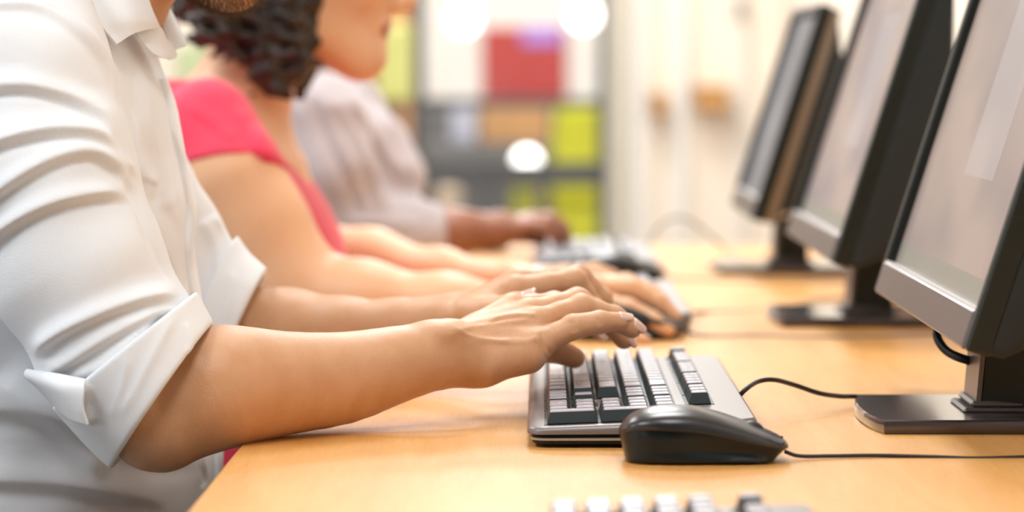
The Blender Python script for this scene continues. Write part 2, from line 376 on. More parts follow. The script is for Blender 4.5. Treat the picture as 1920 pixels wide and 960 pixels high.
def solid(name, px0, px1, py0, py1, Y, depth, m, label, cat, bev=.008, parts=None, group=None, floor_it=False):
    """a real box-like thing whose front face spans the given picture extent at distance Y"""
    a, b = P(px0, py1, Y), P(px1, py0, Y); z0 = 0.0 if floor_it else a[2]
    o = MB().box((a[0], Y, z0), (b[0], Y + depth, b[2]), bev=bev).build(name, M[m]); c = Vector(((a[0] + b[0]) / 2, Y + depth / 2, z0))
    o.data.transform(Matrix.Translation(-c)); o.location = c; return tag(o, label, cat, group)

# ------ furniture seen through the glass (far, out of focus)
YO = 12.6
def cabinet(px0, px1, py_top, Y, depth, m, label, doors=2, z0=0.0):
    a, b = P(px0, 300, Y)[0], P(px1, 300, Y)[0]; zt = P(960, py_top, Y)[2]
    t = tag(empty('storage_cabinet', ((a + b) / 2, Y + depth / 2, z0)), label, 'cabinet'); hw = (b - a) / 2
    MB().box((-hw, -depth / 2, 0), (hw, depth / 2, zt - z0), bev=.006).build('body', M[m], t)
    for i in range(doors):
        x0 = -hw + i * (b - a) / doors
        d = MB().box((x0 + .008, -depth / 2 - .02, .06), (x0 + (b - a) / doors - .008, -depth / 2, zt - z0 - .02), bev=.003).build('door', M[m], t)
        MB().tube([(x0 + .05, -depth / 2 - .035, (zt - z0) * .55), (x0 + .05, -depth / 2 - .035, (zt - z0) * .7)], .006).build('handle', M['metal'], d)
    return t
cabinet(796, 1028, 270, YO, .45, 'cab_grey', 'low grey two-door cabinet beyond the glass, left of the yellow chairs')
cabinet(790, 1135, 196, 13.12, .44, 'cab_grey', 'tall wide grey cabinet against the far wall beyond the glass', doors=3)
solid('noticeboard', 905, 1062, 52, 183, YN - .03, .03, 'red_board', 'large red felt noticeboard on the white wall beyond the glass', 'noticeboard', .003)
solid('notice', 978, 1052, 50, 84, YN - .04, .008, 'purple', 'purple paper notice pinned to the top of the red noticeboard', 'paper', .001)
solid('storage_box', 900, 1030, 200, 268, YO + .06, .3, 'cab_orange', 'orange-brown storage box standing on the low grey cabinet', 'box')
solid('paper_stack', 845, 892, 205, 268, YO + .05, .2, 'lilac', 'pale lilac box file on the low grey cabinet, left of the orange box', 'box file')
solid('waste_bin', 815, 862, 352, 410, YO - .35, .22, 'beige', 'small beige waste bin in front of the grey cabinet', 'bin', .02, floor_it=True)
def shell_chair(pxc, Y, label, top_py, wpx):
    c = P(pxc, 300, Y); zt = P(960, top_py, Y)[2]; w = wpx / (F / Y) / 2
    t = tag(empty('shell_chair', (c[0], Y, 0)), label, 'chair', None)
    zs = .46
    rings = []
    for i in range(9):
        u = i / 8; z = zs + (zt - zs) * u; ww = w * (1 - .18 * u ** 3); rings.append([(x, -.0 + .05 * (x / ww) ** 2 * -1 - .04 * u, z) for x in np.linspace(-ww, ww, 9)] + [(x, .02 - .05 * (x / ww) ** 2 - .04 * u, z) for x in np.linspace(ww, -ww, 9)])
    MB().loft(rings).build('backrest', M['yellow'], t, smooth=True)
    MB().box((-w, .0, zs - .02), (w, .42, zs + .015), bev=.015).build('seat', M['yellow'], t)
    for sx in (-1, 1):
        for sy in (0, 1): MB().tube([(sx * w * .8, .04 + .34 * sy, zs - .02), (sx * w * .95, .0 + .42 * sy, 0)], .011).build('leg', M['metal'], t)
    MB().box((-w * .9, -.012, .16), (w * .9, .0, zs - .02), bev=.003).build('skirt_panel', M['yellow'], t)
    return t
shell_chair(1080, 11.7, 'yellow plastic chair beyond the glass, right of the grey cabinet', 196, 92)
shell_chair(985, 12.0, 'yellow plastic chair beyond the glass, partly in front of the grey cabinet', 352, 52)

# round lamps glowing beyond the glass, and an added globe imitating a highlight
def globe(px, py, Y, r, label, up=True):
    c = P(px, py, Y); t = tag(empty('globe_lamp', c), label, 'lamp')
    MB().sphere((0, 0, 0), r).build('globe', M['lamp'], t, smooth=True)
    if up: MB().tube([(0, 0, r * .95), (0, 0, ZC - c[2])], .006).build('cord', M['metal'], t)
    else: MB().tube([(0, 0, -r * .95), (0, 0, P(960, 214, Y)[2] - c[2])], .01).build('stem', M['metal'], t)
globe(870, 36, 13.0, .062, 'round glowing pendant lamp beyond the glass, left of the red noticeboard')
globe(1095, 27, 13.0, .066, 'round glowing pendant lamp beyond the glass, right of the red noticeboard')
c = P(988, 303, 11.4); t = tag(empty('globe_lamp', c), 'round glowing lamp on a floor stand in front of the low grey cabinet', 'lamp')
MB().sphere((0, 0, 0), .05).build('globe', M['lamp'], t, smooth=True)  # glow imitates a highlight disc; globe and stand are added
MB().tube([(0, 0, -.045), (0, 0, -c[2] + .01)], .009).build('stem', M['metal'], t)
MB().prism([(.09 * math.cos(a), .09 * math.sin(a)) for a in np.linspace(0, 2 * math.pi, 24, endpoint=False)], -c[2], -c[2] + .012, bev=.003).build('foot', M['metal'], t)

# ------ bookcase left of the glazed screen
bx0, bx1, by = P(470, 0, 8.6)[0], P(762, 0, 8.6)[0], 8.6
t = tag(empty('bookcase', ((bx0 + bx1) / 2, by + .16, 0)), 'tall orange wooden bookcase behind the people, left of the glazed screen', 'bookcase')
hw = (bx1 - bx0) / 2
for x in (-hw, hw - .1): MB().box((x, -.16, 0), (x + .1, .16, 1.9), bev=.003).build('side_panel', M['bookcase'], t)
MB().box((-hw + .1, .13, 0), (hw - .1, .16, 1.9)).build('back_panel', M['book_brown'], t)
SH = [.05, .42, .72, 1.0, 1.35, 1.7, 1.88]
for z in SH: MB().box((-hw + .1, -.15, z - .012), (hw - .1, .13, z + .012), bev=.002).build('shelf', M['bookcase'], t)
cols = ['book_dark', 'book_brown', 'cab_grey', 'book_dark', 'red_board', 'beige']
xw = t.location.x
for si, z in enumerate(SH[1:-2]):
    x = -hw + .1 + .012; i = 0
    while x < hw - .1 - .04:
        ww = random.uniform(.022, .04); hh = random.uniform(.18, .25)
        b = MB().box((0, 0, 0), (ww, .17, hh), bev=.002).build('book', M[cols[(i * 7 + si * 3) % 6]])
        b.location = (xw + x, by + .04, z + .012); tag(b, 'book standing upright on a shelf of the wooden bookcase', 'book', 'books in the wooden bookcase'); x += ww + .002; i += 1
solid('box_file', 706, 768, 46, 190, 8.35, .2, 'pale_yellow', 'yellow banner sheet on a stand right of the wooden bookcase', 'banner', .01)
o = bpy.data.objects[-1] if False else None
bn = [x for x in bpy.data.objects if x.name.startswith('box_file')][0]; bn.name = 'banner'
MB().box((-.012, -.012, -bn.location.z), (.012, .012, 0)).build('stand_pole', M['metal'], bn)
MB().box((-.06, -.1, -bn.location.z), (.06, .1, -bn.location.z + .012), bev=.003).build('stand_foot', M['metal'], bn)
solid('picture', 330, 402, 84, 165, YB - .02, .02, 'green', 'pale green picture on the far wall behind the woman in red', 'picture', .003)

# wooden wall boxes on the far wall right
def wallbox(px0, px1, py0, py1, label):
    a, b = P(px0, py1, YB - .14), P(px1, py0, YB - .14); t = tag(empty('wall_box', ((a[0] + b[0]) / 2, YB - .07, a[2])), label, 'box'); hw = (b[0] - a[0]) / 2; h = b[2] - a[2]
    MB().box((-hw, -.07, 0), (hw, .07, h), bev=.005).build('body', M['wood_box'], t)
    MB().box((-hw - .006, -.078, h), (hw + .006, .07, h + .012), bev=.003).build('lid', M['wood_box'], t)
    return t
wallbox(1224, 1248, 182, 216, 'narrow orange wooden wall box on the far wall, nearer the glazed screen')
wallbox(1306, 1366, 168, 208, 'wide orange wooden wall box on the far wall, beside the farthest monitor')
solid('wall_switch', 1382, 1396, 0, 36, YB - .065, .02, 'cab_grey', 'grey wall switch high on the far wall above the farthest monitor', 'switch', .003)

# ================================================================== the desk
DX0, DX1, DY0, DY1 = -.2135, XR - .03, .55, 4.35
desk = tag(empty('desk', ((DX0 + DX1) / 2, (DY0 + DY1) / 2, 0)), 'long light wooden computer desk running along the right wall', 'desk')
hx, hy = (DX1 - DX0) / 2, (DY1 - DY0) / 2
top = MB().box((-hx, -hy, DZ - .03), (hx, hy, DZ), bev=.0025).build('tabletop', M['wood'], desk)
MB().box((hx - .06, -hy + .05, .25), (hx - .04, hy - .05, DZ - .03), bev=.002).build('modesty_panel', M['wood'], desk)
for y in (-hy + .05, -hy + 1.05, 2.68 - (DY0 + DY1) / 2, 3.56 - (DY0 + DY1) / 2, hy - .05):
    MB().box((-hx + .12, y - .015, 0), (hx - .06, y + .015, DZ - .03), bev=.002).build('side_panel', M['wood'], desk)

# ================================================================== keyboards
def wedge(x0, x1, y0, y1, zb0, zb1, zt0, zt1, bev):
    """slab whose top slopes from zt0 (x0) to zt1 (x1)"""
    mb = MB()
    def ring(ins, f):
        a, b, c, d = x0 + ins, x1 - ins, y0 + ins, y1 - ins; r = max(.012 - ins, .003); pts = []
        for cx, cy, s in ((b - r, d - r, 0), (a + r, d - r, 90), (a + r, c + r, 180), (b - r, c + r, 270)):
            for q in range(6):
                t = math.radians(s + q * 18); x = cx + r * math.cos(t); y = cy + r * math.sin(t); u = (x - x0) / (x1 - x0)
                zb = zb0 + (zb1 - zb0) * u; zt = zt0 + (zt1 - zt0) * u; pts.append((x, y, zb + (zt - zb) * f))
        return pts
    mb.loft([ring(bev, 0), ring(0, .12), ring(0, .45), ring(bev * .35, .8), ring(bev, 1)]); return mb
U = .019
ROWX = [.0225 + U * i for i in range(5)] + [.0225 + U * 5 + .009]    # centre x of rows 1..5 and F row (from the user's edge)
KL, KD = .455, .163
def kz(x): return .0145 + (.0215 - .0145) * (x / KD)                  # top plate height
def keycap(wx, wy, tall=.0085):
    mb = MB(); a, b = wx / 2 - .0009, wy / 2 - .0009; c, d = a - .0024, b - .0019
    mb.loft([[(-a, -b, 0), (a, -b, 0), (a, b, 0), (-a, b, 0)], [(-c, -d, tall - .0006), (c, -d, tall - .0006), (c, d, tall - .0006), (-c, d, tall - .0006)], [(-c + .0008, -d + .0008, tall), (c - .0008, -d + .0008, tall), (c - .0008, d - .0008, tall - .0), (-c + .0008, d - .0008, tall)]])
    mb.mi = [1 if i < 4 else 0 for i in range(len(mb.f))]
    mb.mi[-1] = 0
    return mb
_kc = {}; _lg = {}
def legend(txt, size):
    if (txt, size) not in _lg:
        cu = bpy.data.curves.new('legend', 'FONT'); cu.body = txt; cu.size = size; cu.align_x = 'CENTER'; cu.align_y = 'CENTER'; cu.extrude = .00004; cu.resolution_u = 2
        o = bpy.data.objects.new('legend_text', cu); COL.objects.link(o); dg = bpy.context.evaluated_depsgraph_get()
        me = bpy.data.meshes.new_from_object(o.evaluated_get(dg)); bpy.data.objects.remove(o); me.materials.clear(); me.materials.append(M['legend']); _lg[txt, size] = me
    return _lg[txt, size]
def make_keyboard(parts_legend=False):
    """local: x from the user's edge to the rear, y from the numpad end (0) to the Esc end"""
    t = empty('keyboard')
    wedge(.0035, KD - .003, .0035, KL - .004, .002, .002, .0105, .0115, .0025).build('base', M['case_dark'], t, angle=30)
    wedge(.0022, KD - .0015, .0022, KL - .0025, .0052, .0058, .0070, .0078, .0004).build('seam_strip', M['case_trim'], t, angle=30)
    wedge(0, KD, 0, KL, .0092, .0100, .0145, .0215, .0035).build('case', M['case'], t, angle=40)
    # dark wells the keys stand in
    wl = MB(); y0 = .012
    nx0, nx1 = ROWX[0] - U / 2 - .001, ROWX[4] + U / 2 + .001
    def well(xa, xb, ya, yb):
        v = [(xa, ya, kz(xa) + .0004), (xb, ya, kz(xb) + .0004), (xb, yb, kz(xb) + .0004), (xa, yb, kz(xa) + .0004)]; v += [(x, y, z - .002) for x, y, z in v]
        wl.add(v, [(0, 1, 2, 3), (7, 6, 5, 4), (0, 4, 5, 1), (1, 5, 6, 2), (2, 6, 7, 3), (3, 7, 4, 0)])
    well(nx0, nx1, y0 - .001, y0 + 4 * U + .001)
    n1 = y0 + 4 * U + .007; well(ROWX[0] - U / 2 - .001, ROWX[0] + U / 2 + .001, n1 - .001, n1 + 3 * U + .001)
    well(ROWX[1] - U / 2, ROWX[1] + U / 2 + .001, n1 + U - .001, n1 + 2 * U + .001); well(ROWX[3] - U / 2 - .001, nx1, n1 - .001, n1 + 3 * U + .001)
    m1 = n1 + 3 * U + .007; well(nx0, nx1, m1 - .001, m1 + 15 * U + .001)
    fx0, fx1 = ROWX[5] - U / 2 - .001, ROWX[5] + U / 2 + .001
    FK = [(n1, 3), (m1, 4), (m1 + 4 * U + .0085, 4), (m1 + 8 * U + .017, 4), (m1 + 14 * U, 1)]
    for (a, n) in FK: well(fx0, fx1, a - .001, a + n * U + .001)
    wl.build('key_well', M['case_dark'], t)
    def key(xc, yc, wx, wy, txt=''):
        kk = (round(wx, 4), round(wy, 4))
        if kk not in _kc:
            o = keycap(wx, wy).build('key', [M['key'], M['key_side']], t); _kc[kk] = o.data
        else:
            o = bpy.data.objects.new('key', _kc[kk]); COL.objects.link(o); o.parent = t
        o.location = (xc, yc, kz(xc) + .0008); o.rotation_euler = (0, -math.atan((.0215 - .0145) / KD), 0)
        if txt:
            lg = bpy.data.objects.new('legend', legend(txt, .0052 if len(txt) < 2 else (.004 if len(txt) < 4 else .003))); COL.objects.link(lg); lg.parent = o
            lg.location = (.0012, .0005 if wy < U * 1.2 else .0, .00855); lg.rotation_euler = (0, 0, -math.pi / 2)
        return o
    R = ROWX
    # number pad
    key((R[0] + R[1]) / 2, y0 + .5 * U, 2 * U, U, 'Enter'); key((R[2] + R[3]) / 2, y0 + .5 * U, 2 * U, U, '+')
    key(R[0], y0 + 1.5 * U, U, U, '.'); key(R[0], y0 + 3 * U, U, 2 * U, '0')
    for r in (1, 2, 3):
        for qi, q in enumerate((1.5, 2.5, 3.5)): key(R[r], y0 + q * U, U, U, str(r * 3 - qi))
    for q, tx in zip((.5, 1.5, 2.5, 3.5), ('-', '*', '/', 'Num')): key(R[4], y0 + q * U, U, U, tx)
    # arrows and navigation
    for q in (.5, 1.5, 2.5): key(R[0], n1 + q * U, U, U)
    key(R[1], n1 + 1.5 * U, U, U)
    for r in (3, 4):
        for q, tx in zip((.5, 1.5, 2.5), ('PgDn', 'End', 'Del') if r == 3 else ('PgUp', 'Home', 'Ins')): key(R[r], n1 + q * U, U, U, tx)
    # main block: widths from the numpad side
    for r, ws in ((0, [1.25, 1.25, 1.25, 1.25, 6.25, 1.25, 1.25, 1.25]), (1, [2.75] + [1] * 10 + [2.25]), (2, [2.25] + [1] * 11 + [1.75]), (3, [1.5] + [1] * 12 + [1.5]), (4, [2] + [1] * 13)):
        y = m1; tx = [['Ctrl', '', '', 'Alt', '', 'Alt', '', 'Ctrl'], ['Shift'] + list('/.,MNBVCXZ') + ['Shift'], ['Enter'] + list("';LKJHGFDSA") + ['Caps'], ['\\'] + list('][POIUYTREWQ') + ['Tab'], ['Back'] + list('=-0987654321`')][r]
        for wv, tt in zip(ws, tx): key(R[r], y + wv * U / 2, U, wv * U, tt); y += wv * U
    ftx = iter(['Pause', 'Scroll', 'Print'] + ['F%d' % i for i in range(12, 0, -1)] + ['Esc'])
    for (a, n) in FK:
        for q in range(n): key(R[5], a + (q + .5) * U, U * .96, U, next(ftx))
    ft = MB()
    for y in (.03, KL - .05): ft.box((KD - .03, y, 0), (KD - .018, y + .02, .003))
    for y in (.03, KL - .05): ft.box((.02, y, 0), (.03, y + .02, .0025))
    ft.build('rubber_feet', M['case_dark'], t)
    return t
ST = [-.865, 0, .875, 1.655]          # station offsets along the desk
KX = -.009
def cord(name, pts, r, m, parent):
    c = Vector(parent.location); o = MB().tube([Vector(p) - c for p in catmull(pts, 12)], r, 10).build(name, M[m], parent, smooth=True); return o
kb = make_keyboard(); kb.location = (KX, 1.985, DZ)
kbl = ['dark grey keyboard at the very bottom edge of the photo, nearest the camera', 'dark grey keyboard under the hands of the man in the white shirt', "grey keyboard beside the woman in red's mouse hand", 'farthest grey keyboard, under the hand of the person in the lilac cardigan']
kbs = {1: kb}
for i in (0, 2, 3): kbs[i] = copy_tree(kb)
kbs[0].location = (KX, 1.595 - KL, DZ); kbs[2].location = (KX, 2.862, DZ); kbs[3].location = (KX, 3.63, DZ)
for i in range(4): tag(kbs[i], kbl[i], 'keyboard', 'keyboards along the desk')
# legends on the number-pad keys of the near keyboard
cord('cord', [(.148, 2.16, DZ + .012), P(1395, 733, 2.14), P(1420, 716, 2.16), P(1450, 712, 2.17), P(1490, 722, 2.19), P(1535, 737, 2.2), P(1575, 743, 2.22), P(1612, 744, 2.235), (.30, 2.25, DZ + .003), (.45, 2.3, DZ + .003), (.6, 2.35, DZ + .003)], .0019, 'cable', kbs[1])

# ================================================================== mice
def make_mouse():
    """local: x from the rear (palm) to the front, y across, z up"""
    t = empty('computer_mouse'); L = .115
    us = list((np.array([0, .008, .02, .035, .055, .08, .11, .15, .2, .26, .32, .38, .44, .5, .56, .62, .68, .74, .8, .85, .9, .94, .97, .99, 1.0])))
    def cinterp(u, xs, ys):
        t = np.array(catmull([(a * 1.0, b * 10.0, 0) for a, b in zip(xs, ys)], 12)); return np.interp(u, t[:, 0], t[:, 1] / 10)
    H = cinterp(us, [0, .02, .06, .12, .2, .32, .45, .6, .75, .88, .96, 1], [.0205, .0245, .0295, .0335, .036, .0372, .0365, .0325, .0265, .0205, .016, .012])
    S = cinterp(us, [0, .1, .3, .5, .7, .9, 1], [.020, .0245, .0245, .0225, .0175, .0125, .0105])
    W = cinterp(us, [0, .02, .06, .12, .2, .32, .5, .7, .88, .95, .98, 1], [.009, .0165, .0225, .0265, .0292, .0308, .0298, .0288, .0265, .022, .017, .008])
    Rf = lambda u: math.sqrt(max(0, u))
    sh = []; bs = []
    n = 22
    for u, h, s_, wd in zip(us, H, S, W):
        x = u * L
        ring = [(x, wd * 1.02 * math.copysign(abs(math.cos(p)) ** .8, math.cos(p)), s_ + (h - s_) * math.sin(p) ** .75) for p in np.linspace(0, math.pi, n)]
        ring += [(x, y * .985, s_ - .001) for (_, y, z) in ring[::-1][1:-1]]
        sh.append(ring)
        xb = x - (.010 * max(0, (u - .75) / .25)) + .0045 * max(0, (.12 - u) / .12)
        lo = []
        wst = .10 * math.exp(-((u - .68) / .22) ** 2)
        for f, ins in ((0, .94), (.06, .955), (.3, .97 - wst * .7), (.55, .965 - wst), (.75, .965 - wst * .8), (.88, .975), (.95, .97), (1, .92)):
            z = s_ * (1 - f) + .0012 * f; lo.append((x * (1 - f) + xb * f, wd * ins, z))
        bs.append(lo + [(a, -b, c) for a, b, c in lo[::-1]])
    MB().loft(bs).build('lower_body', M['mouse_side'], t, angle=50)
    MB().loft(sh).build('top_shell', M['mouse'], t, angle=40)
    wmb = MB(); rings = []
    for y in np.linspace(-.004, .004, 5):
        r = .0095 - (abs(y) / .004) ** 2 * .0012; rings.append([(.0905 + r * math.cos(a), y, .0175 + r * math.sin(a)) for a in np.linspace(0, 2 * math.pi, 28, endpoint=False)])
    wmb.loft(rings).build('scroll_wheel', M['cable'], t, smooth=True)
    MB().box((.055, -.0003, .012), (.112, .0003, .0165)).build('button_gap', M['case_dark'], t)
    return t
mouse = make_mouse(); mouse.location = (.0535, 1.928, DZ); 
ml = ['black computer mouse beside the near keyboard, no hand on it', "black computer mouse under the fingers of the woman in red", 'black computer mouse beside the farthest keyboard']
mice = [mouse, copy_tree(mouse), copy_tree(mouse)]
mice[1].location = (.028, 2.822, DZ); mice[2].location = (.045, 3.59, DZ)
for i in range(3): tag(mice[i], ml[i], 'computer mouse', 'mice along the desk')
cord('cord', [(.1665, 1.928, DZ + .006), P(1500, 855, 1.928), P(1560, 855, 1.935), P(1650, 854, 1.94), P(1760, 857, 1.94), P(1860, 859, 1.94), (.40, 1.95, DZ + .0022), (.6, 2.0, DZ + .0022)], .0014, 'cable', mice[0])
cord('cord', [(.146, 2.815, DZ + .006), P(1330, 630, 2.83), P(1420, 628, 2.84), P(1520, 632, 2.82), P(1640, 630, 2.82), (.42, 2.86, DZ + .002), (.6, 2.95, DZ + .002)], .0014, 'cable_grey', mice[1])
cord('cord', [(.158, 3.59, DZ + .006), (.2, 3.6, DZ + .0015), (.3, 3.57, DZ + .0015), (.45, 3.6, DZ + .0015)], .0014, 'cable_grey', mice[2])
cord('cord', [(.148, 3.0, DZ + .01), P(1330, 585, 3.12), P(1400, 584, 3.14), P(1480, 577, 3.2), P(1560, 560, 3.3), (.5, 3.35, DZ + .002)], .0019, 'cable_grey', kbs[2])

# ================================================================== monitors
def make_monitor(Wd=.52, Hh=.305, scr='screen_warm', tan=False, edge=.014, low=.027, bulge=True):
    """local: origin on the desk under the pole; the screen faces -x, the picture's width runs along y"""
    t = empty('computer_monitor'); tilt = math.radians(17.5)
    X0, Z0 = -.067, .079                      # bottom front edge of the panel
    MT = Matrix.Translation((X0, 0, Z0)) @ Matrix.Rotation(tilt, 4, 'Y')   # local panel: z up, x to the back, y across
    h = Wd / 2; bz = .0125
    fr = MB()
    fr.box((0, -h, 0), (.018, -h + bz, Hh), bev=.002, mtx=MT).box((0, h - bz, 0), (.018, h, Hh), bev=.002, mtx=MT).box((0, -h + bz, Hh - bz), (.018, h - bz, Hh), bev=.002, mtx=MT)
    fr.build('frame', M['mon_black'], t)
    MB().box((-.001, -h + bz, 0), (.016, h - bz, low), bev=.0015, mtx=MT).build('lower_bezel', M['mon_taupe'], t)
    ln = MB(); ln.box((.0006, -h + bz, low), (.0085, h - bz, low + .0016), mtx=MT).box((.0015, h - .0008, low), (.0040, h + .0012, Hh - bz), mtx=MT)  # pale strips: highlight along the bezel edges put into the colour
    ln.build('inner_edge', M['bezel_line'], t)
    # screen with uv
    sv = [MT @ Vector(p) for p in ((.0085, h - bz, low), (.0085, -h + bz, low), (.0085, -h + bz, Hh - bz), (.0085, h - bz, Hh - bz))]
    bk = [MT @ Vector((.0115, p[1], p[2])) for p in ((0, h - bz, low), (0, -h + bz, low), (0, -h + bz, Hh - bz), (0, h - bz, Hh - bz))]
    mb = MB().add(sv + bk, [(0, 3, 2, 1), (4, 5, 6, 7), (0, 1, 5, 4), (1, 2, 6, 5), (2, 3, 7, 6), (3, 0, 4, 7)])
    so = mb.build('screen', M[scr], t); uvl = so.data.uv_layers.new(name='UVMap'); cu = [(0, 0), (1, 0), (1, 1), (0, 1)] * 2
    for p in so.data.polygons:
        for li in p.loop_indices: uvl.data[li].uv = cu[so.data.loops[li].vertex_index]
    # shell behind
    bm_ = 'mon_tan' if tan else 'mon_back'
    def rr(x, iy, z0, z1, r=.02):
        pts = []
        for cy, cz, s in ((h - iy - r, z1 - r, 0), (-h + iy + r, z1 - r, 90), (-h + iy + r, z0 + r, 180), (h - iy - r, z0 + r, 270)):
            for q in range(6):
                a = math.radians(s + q * 18); pts.append(tuple(MT @ Vector((x, cy + r * math.cos(a), cz + r * math.sin(a)))))
        return pts
    if tan:
        MB().loft([rr(.0175, .001, .001, Hh - .001, .006), rr(.014 + edge, .002, .002, Hh - .002, .008)]).build('back_shell', M['mon_tan'], t, angle=40)
        MB().loft([rr(.0135 + edge, .004, .004, Hh - .012, .01), rr(.034 + edge, .03, .03, Hh - .05, .02), rr(.060 + edge, .05, .05, Hh - .06, .02)]).build('back_housing', M['mon_back'], t, angle=40)
    else:
        MB().loft([rr(.0175, .001, .001, Hh - .001, .006), rr(.014 + edge, .002, .002, Hh - .002, .008), rr(.044 + edge, .020, .02, Hh - .082, .03)]).build('back_shell', M['mon_back'], t, angle=40)
        MB().loft([rr(.034 + edge, .045, .035, Hh - .090, .02), rr(.084 + edge, .050, .045, Hh - .098, .012), rr(.088 + edge, .06, .06, Hh - .11, .012)]).build('back_housing', M['mon_back'], t, angle=40)
    vt = MB()
    for i in range(22):
        z = .07 + i * .0055
        vt.box(((.058 if tan else .086) + edge, -h + .085, z), ((.062 if tan else .090) + edge, h - .085, z + .0028), mtx=MT)
        if not tan: vt.box((.052 + edge, -h + .0455, z), (.080 + edge, -h + .055, z + .0028), mtx=MT)
    vt.build('vent', M['mon_back'], t)
    # neck and foot
    nk = MB()
    nk.loft([[(x + dx, y, z) for dx, y in ((-.020, -.030), (.020, -.034), (.020, .034), (-.020, .030))] for x, z in ((0, .012), (.004, .06), (.022, .13), (.036, .19))])
    nk.build('neck', M['mon_black'], t)
    MB().loft([[(x + dx, y, z) for dx, y in ((-.0035, -.031), (.0, -.0315), (.0, .0315), (-.0035, .031))] for x, z in ((-.021, .012), (-.017, .06), (.001, .13))]).build('neck_face', M['mon_taupe'], t)
    MB().sphere((.045, 0, .17), (.02, .05, .02)).build('hinge', M['mon_black'], t, smooth=True)
    mc = MB(); mc.box((-.034, -.036, .0095), (.03, .036, .0135), bev=.002).box((-.028, -.033, .0135), (.024, .033, .0185), bev=.002); mc.build('neck_collar', M['mon_taupe'], t)
    out = []
    yb = .084
    for y in np.linspace(-yb, yb, 15): out.append((-.099 - .010 * (1 - (y / yb) ** 2) ** .8, y))
    ol = [(.11, yb), (.085, yb)] + [p for p in out[::-1]] + [(.085, -yb), (.11, -yb)]
    MB().prism(ol, .0, .0105, bev=.0018).build('stand_base', M['stand'], t, angle=40)
    return t
mon = make_monitor(); MP = (.35, 2.15, DZ)
mon.location = MP
mon2 = copy_tree(mon); mon2.location = (.35, 3.02, DZ)
for ch in mon2.children:
    if ch.name.startswith('screen'): ch.data = ch.data.copy(); ch.data.materials[0] = M['screen_mid']
mon1 = make_monitor(Wd=.40, Hh=.285, scr='screen_blue', tan=True, edge=.015, low=.026); mon1.location = (.333, 3.785, DZ)
tag(mon, 'large flat monitor at the right edge, nearest the camera, pale screen', 'monitor', 'monitors along the desk')
tag(mon2, 'middle flat monitor of the three, with its black vented back showing', 'monitor', 'monitors along the desk')
tag(mon1, 'farthest and smallest monitor, with blue-grey screen and tan shell', 'monitor', 'monitors along the desk')
cord('video_cable', [P(1762, 600, 2.20), P(1757, 630, 2.19), P(1775, 658, 2.18), P(1810, 674, 2.17), P(1850, 680, 2.19), (.37, 2.22, DZ + .06), (.42, 2.25, DZ + .09)], .0035, 'cable', mon)
# chrome connector studs
for m_, px, py, Y in ((mon2, 1719, 293, 2.83), (mon1, 1471, 402, 3.70), (mon1, 1490, 335, 3.72)):
    c = P(px, py, Y); o = MB().sphere(Vector(c) - Vector(m_.location), .006).build('stud', M['chrome'], m_, smooth=True)
# pale looped cable by the farthest monitor
o = tag(MB().tube(catmull([P(1205, 482, 3.95), P(1225, 440, 3.98), P(1255, 412, 4.0), P(1290, 412, 4.0), P(1330, 440, 4.0), P(1370, 475, 3.98), P(1405, 503, 3.8), P(1450, 506, 3.78)], 10), .0024, 8).build('power_cable', M['cable_grey'], smooth=True), 'pale grey cable arching above the desk left of the farthest monitor', 'cable')
# wooden organiser behind the middle monitor
t = tag(empty('wooden_organiser', (.468, 3.42, DZ)), 'orange wooden letter tray behind the middle monitor', 'letter tray')
MB().box((-.075, -.07, 0), (.075, .07, .008), bev=.002).box((-.075, -.07, .008), (-.065, .07, .105), bev=.002).box((.065, -.07, .008), (.075, .07, .105), bev=.002).box((-.065, .06, .008), (.065, .07, .105), bev=.002).build('tray_body', M['wood_box'], t)
MB().box((-.064, -.068, .05), (.064, .058, .056), bev=.001).build('tray_shelf', M['wood_box'], t)

# ================================================================== signed-distance modelling for people
def vlen(a): return np.sqrt((a * a).sum(-1))
def smin(a, b, k):
    if k <= 0: return np.minimum(a, b)
    h = np.maximum(k - np.abs(a - b), 0) / k; return np.minimum(a, b) - h * h * k * .25
def smax(a, b, k): return -smin(-a, -b, k)
def cone(a, b, ra, rb, flat=None):
    a = np.array(a, float); b = np.array(b, float); ab = b - a; L2 = max(float(ab @ ab), 1e-9)
    def f(p):
        t = np.clip(((p - a) @ ab) / L2, 0, 1); return vlen(p - a - t[:, None] * ab) - (ra + (rb - ra) * t)
    return f
def ball(c, r): c = np.array(c, float); return lambda p: vlen(p - c) - r
def ell(c, r, R=None):
    c = np.array(c, float); r = np.array(r, float)
    def f(p):
        q = p - c
        if R is not None: q = q @ R
        k0 = vlen(q / r); k1 = vlen(q / (r * r)); return k0 * (k0 - 1) / np.maximum(k1, 1e-9)
    return f
def chain(pts, k=.0):
    """pts: list of (xyz, r)"""
    fs = [cone(pts[i][0], pts[i + 1][0], pts[i][1], pts[i + 1][1]) for i in range(len(pts) - 1)]
    def f(p):
        d = fs[0](p)
        for g in fs[1:]: d = smin(d, g(p), k)
        return d
    return f
def union(fs, k):
    def f(p):
        d = fs[0](p)
        for g in fs[1:]: d = smin(d, g(p), k)
        return d
    return f
